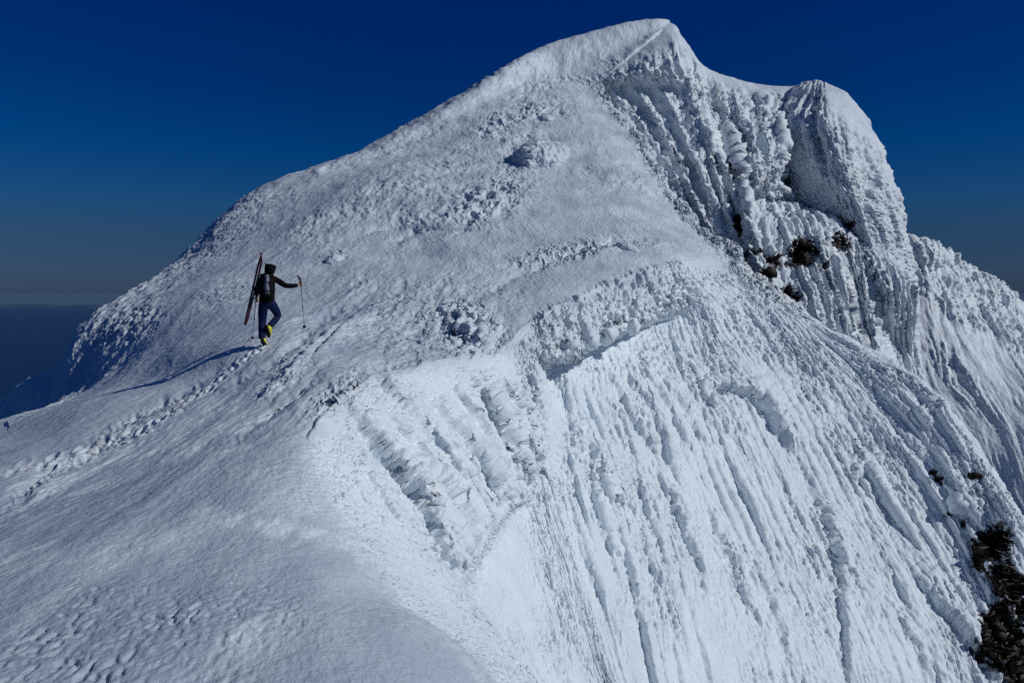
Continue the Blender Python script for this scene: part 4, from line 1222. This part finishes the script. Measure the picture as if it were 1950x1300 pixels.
tipR = ground(580.5, 623.5)[0] - BASE
tipL = ground(480, 644)[0] - BASE
pole('black gripped ski pole planted at arm\'s length right of the skier', jt(806, 412, 0.37), jt(830, 515, 0.37), tipR, 1)
pole('ski pole planted left of the skier, half hidden behind the skis', jt(376, 600, 0.43), jt(364, 668, 0.43), tipL, 0)

# ------------------------------------------------------------------ sea
bm = bmesh.new()
bmesh.ops.create_circle(bm, cap_ends=True, segments=256, radius=150000)
me = bpy.data.meshes.new('sea')
bm.to_mesh(me)
sea = structure(bpy.data.objects.new('sea', me))
sea.location = (0, 0, -1800)
COL.objects.link(sea)
me.materials.append(plain('sea_water', (0.003, 0.020, 0.062), 0.4))

# ------------------------------------------------------------------ low snowy coast far across the water
nx, ny = 360, 60
gx = np.linspace(-95000, 60000, nx)[:, None] + np.zeros((1, ny))
gy = np.linspace(92000, 138000, ny)[None, :] + np.zeros((nx, 1))
gz = fbm(gx / 17000.0, gy / 6000.0, 0 * gx + 2.2, 5, 0.55) * 420 - 40
co = np.stack([gx, gy, -1800 + gz], -1)
m, nt, b = new_mat('coast_ground')
geo = nt.nodes.new('ShaderNodeNewGeometry')
sep = nt.nodes.new('ShaderNodeSeparateXYZ')
nt.links.new(geo.outputs['Position'], sep.inputs[0])
mr = nt.nodes.new('ShaderNodeMapRange')
mr.inputs['From Min'].default_value, mr.inputs['From Max'].default_value = -1740, -1640
nt.links.new(sep.outputs['Z'], mr.inputs['Value'])
mx = nt.nodes.new('ShaderNodeMix')
mx.data_type = 'RGBA'
nt.links.new(mr.outputs[0], mx.inputs['Factor'])
mx.inputs['A'].default_value = (0.03, 0.05, 0.07, 1)
mx.inputs['B'].default_value = (0.20, 0.25, 0.32, 1)
nt.links.new(mx.outputs['Result'], b.inputs['Base Color'])
idx = np.arange(nx * ny).reshape(nx, ny)
me = bpy.data.meshes.new('far_coast')
me.from_pydata(co.reshape(-1, 3).tolist(), [], np.stack([idx[:-1, :-1], idx[1:, :-1], idx[1:, 1:], idx[:-1, 1:]], -1).reshape(-1, 4).tolist())
me.materials.append(m)
o = bpy.data.objects.new('far_coast', me)
COL.objects.link(o)
structure(o)

# ------------------------------------------------------------------ the air over the sea
bm = bmesh.new()
bmesh.ops.create_cube(bm, size=1.0)
me = bpy.data.meshes.new('haze')
bm.to_mesh(me)
bm.free()
haze = bpy.data.objects.new('haze', me)
haze['kind'] = 'stuff'
haze.scale = (310000, 310000, 1832)
haze.location = (0, 0, -1801 + 916)
COL.objects.link(haze)
m = bpy.data.materials.new('sea_air')
m.use_nodes = True
nt = m.node_tree
nt.nodes.clear()
vo = nt.nodes.new('ShaderNodeVolumePrincipled')
vo.inputs['Color'].default_value = (0.22, 0.42, 0.70, 1)
vo.inputs['Density'].default_value = 3.0e-6
ou = nt.nodes.new('ShaderNodeOutputMaterial')
nt.links.new(vo.outputs[0], ou.inputs['Volume'])
me.materials.append(m)
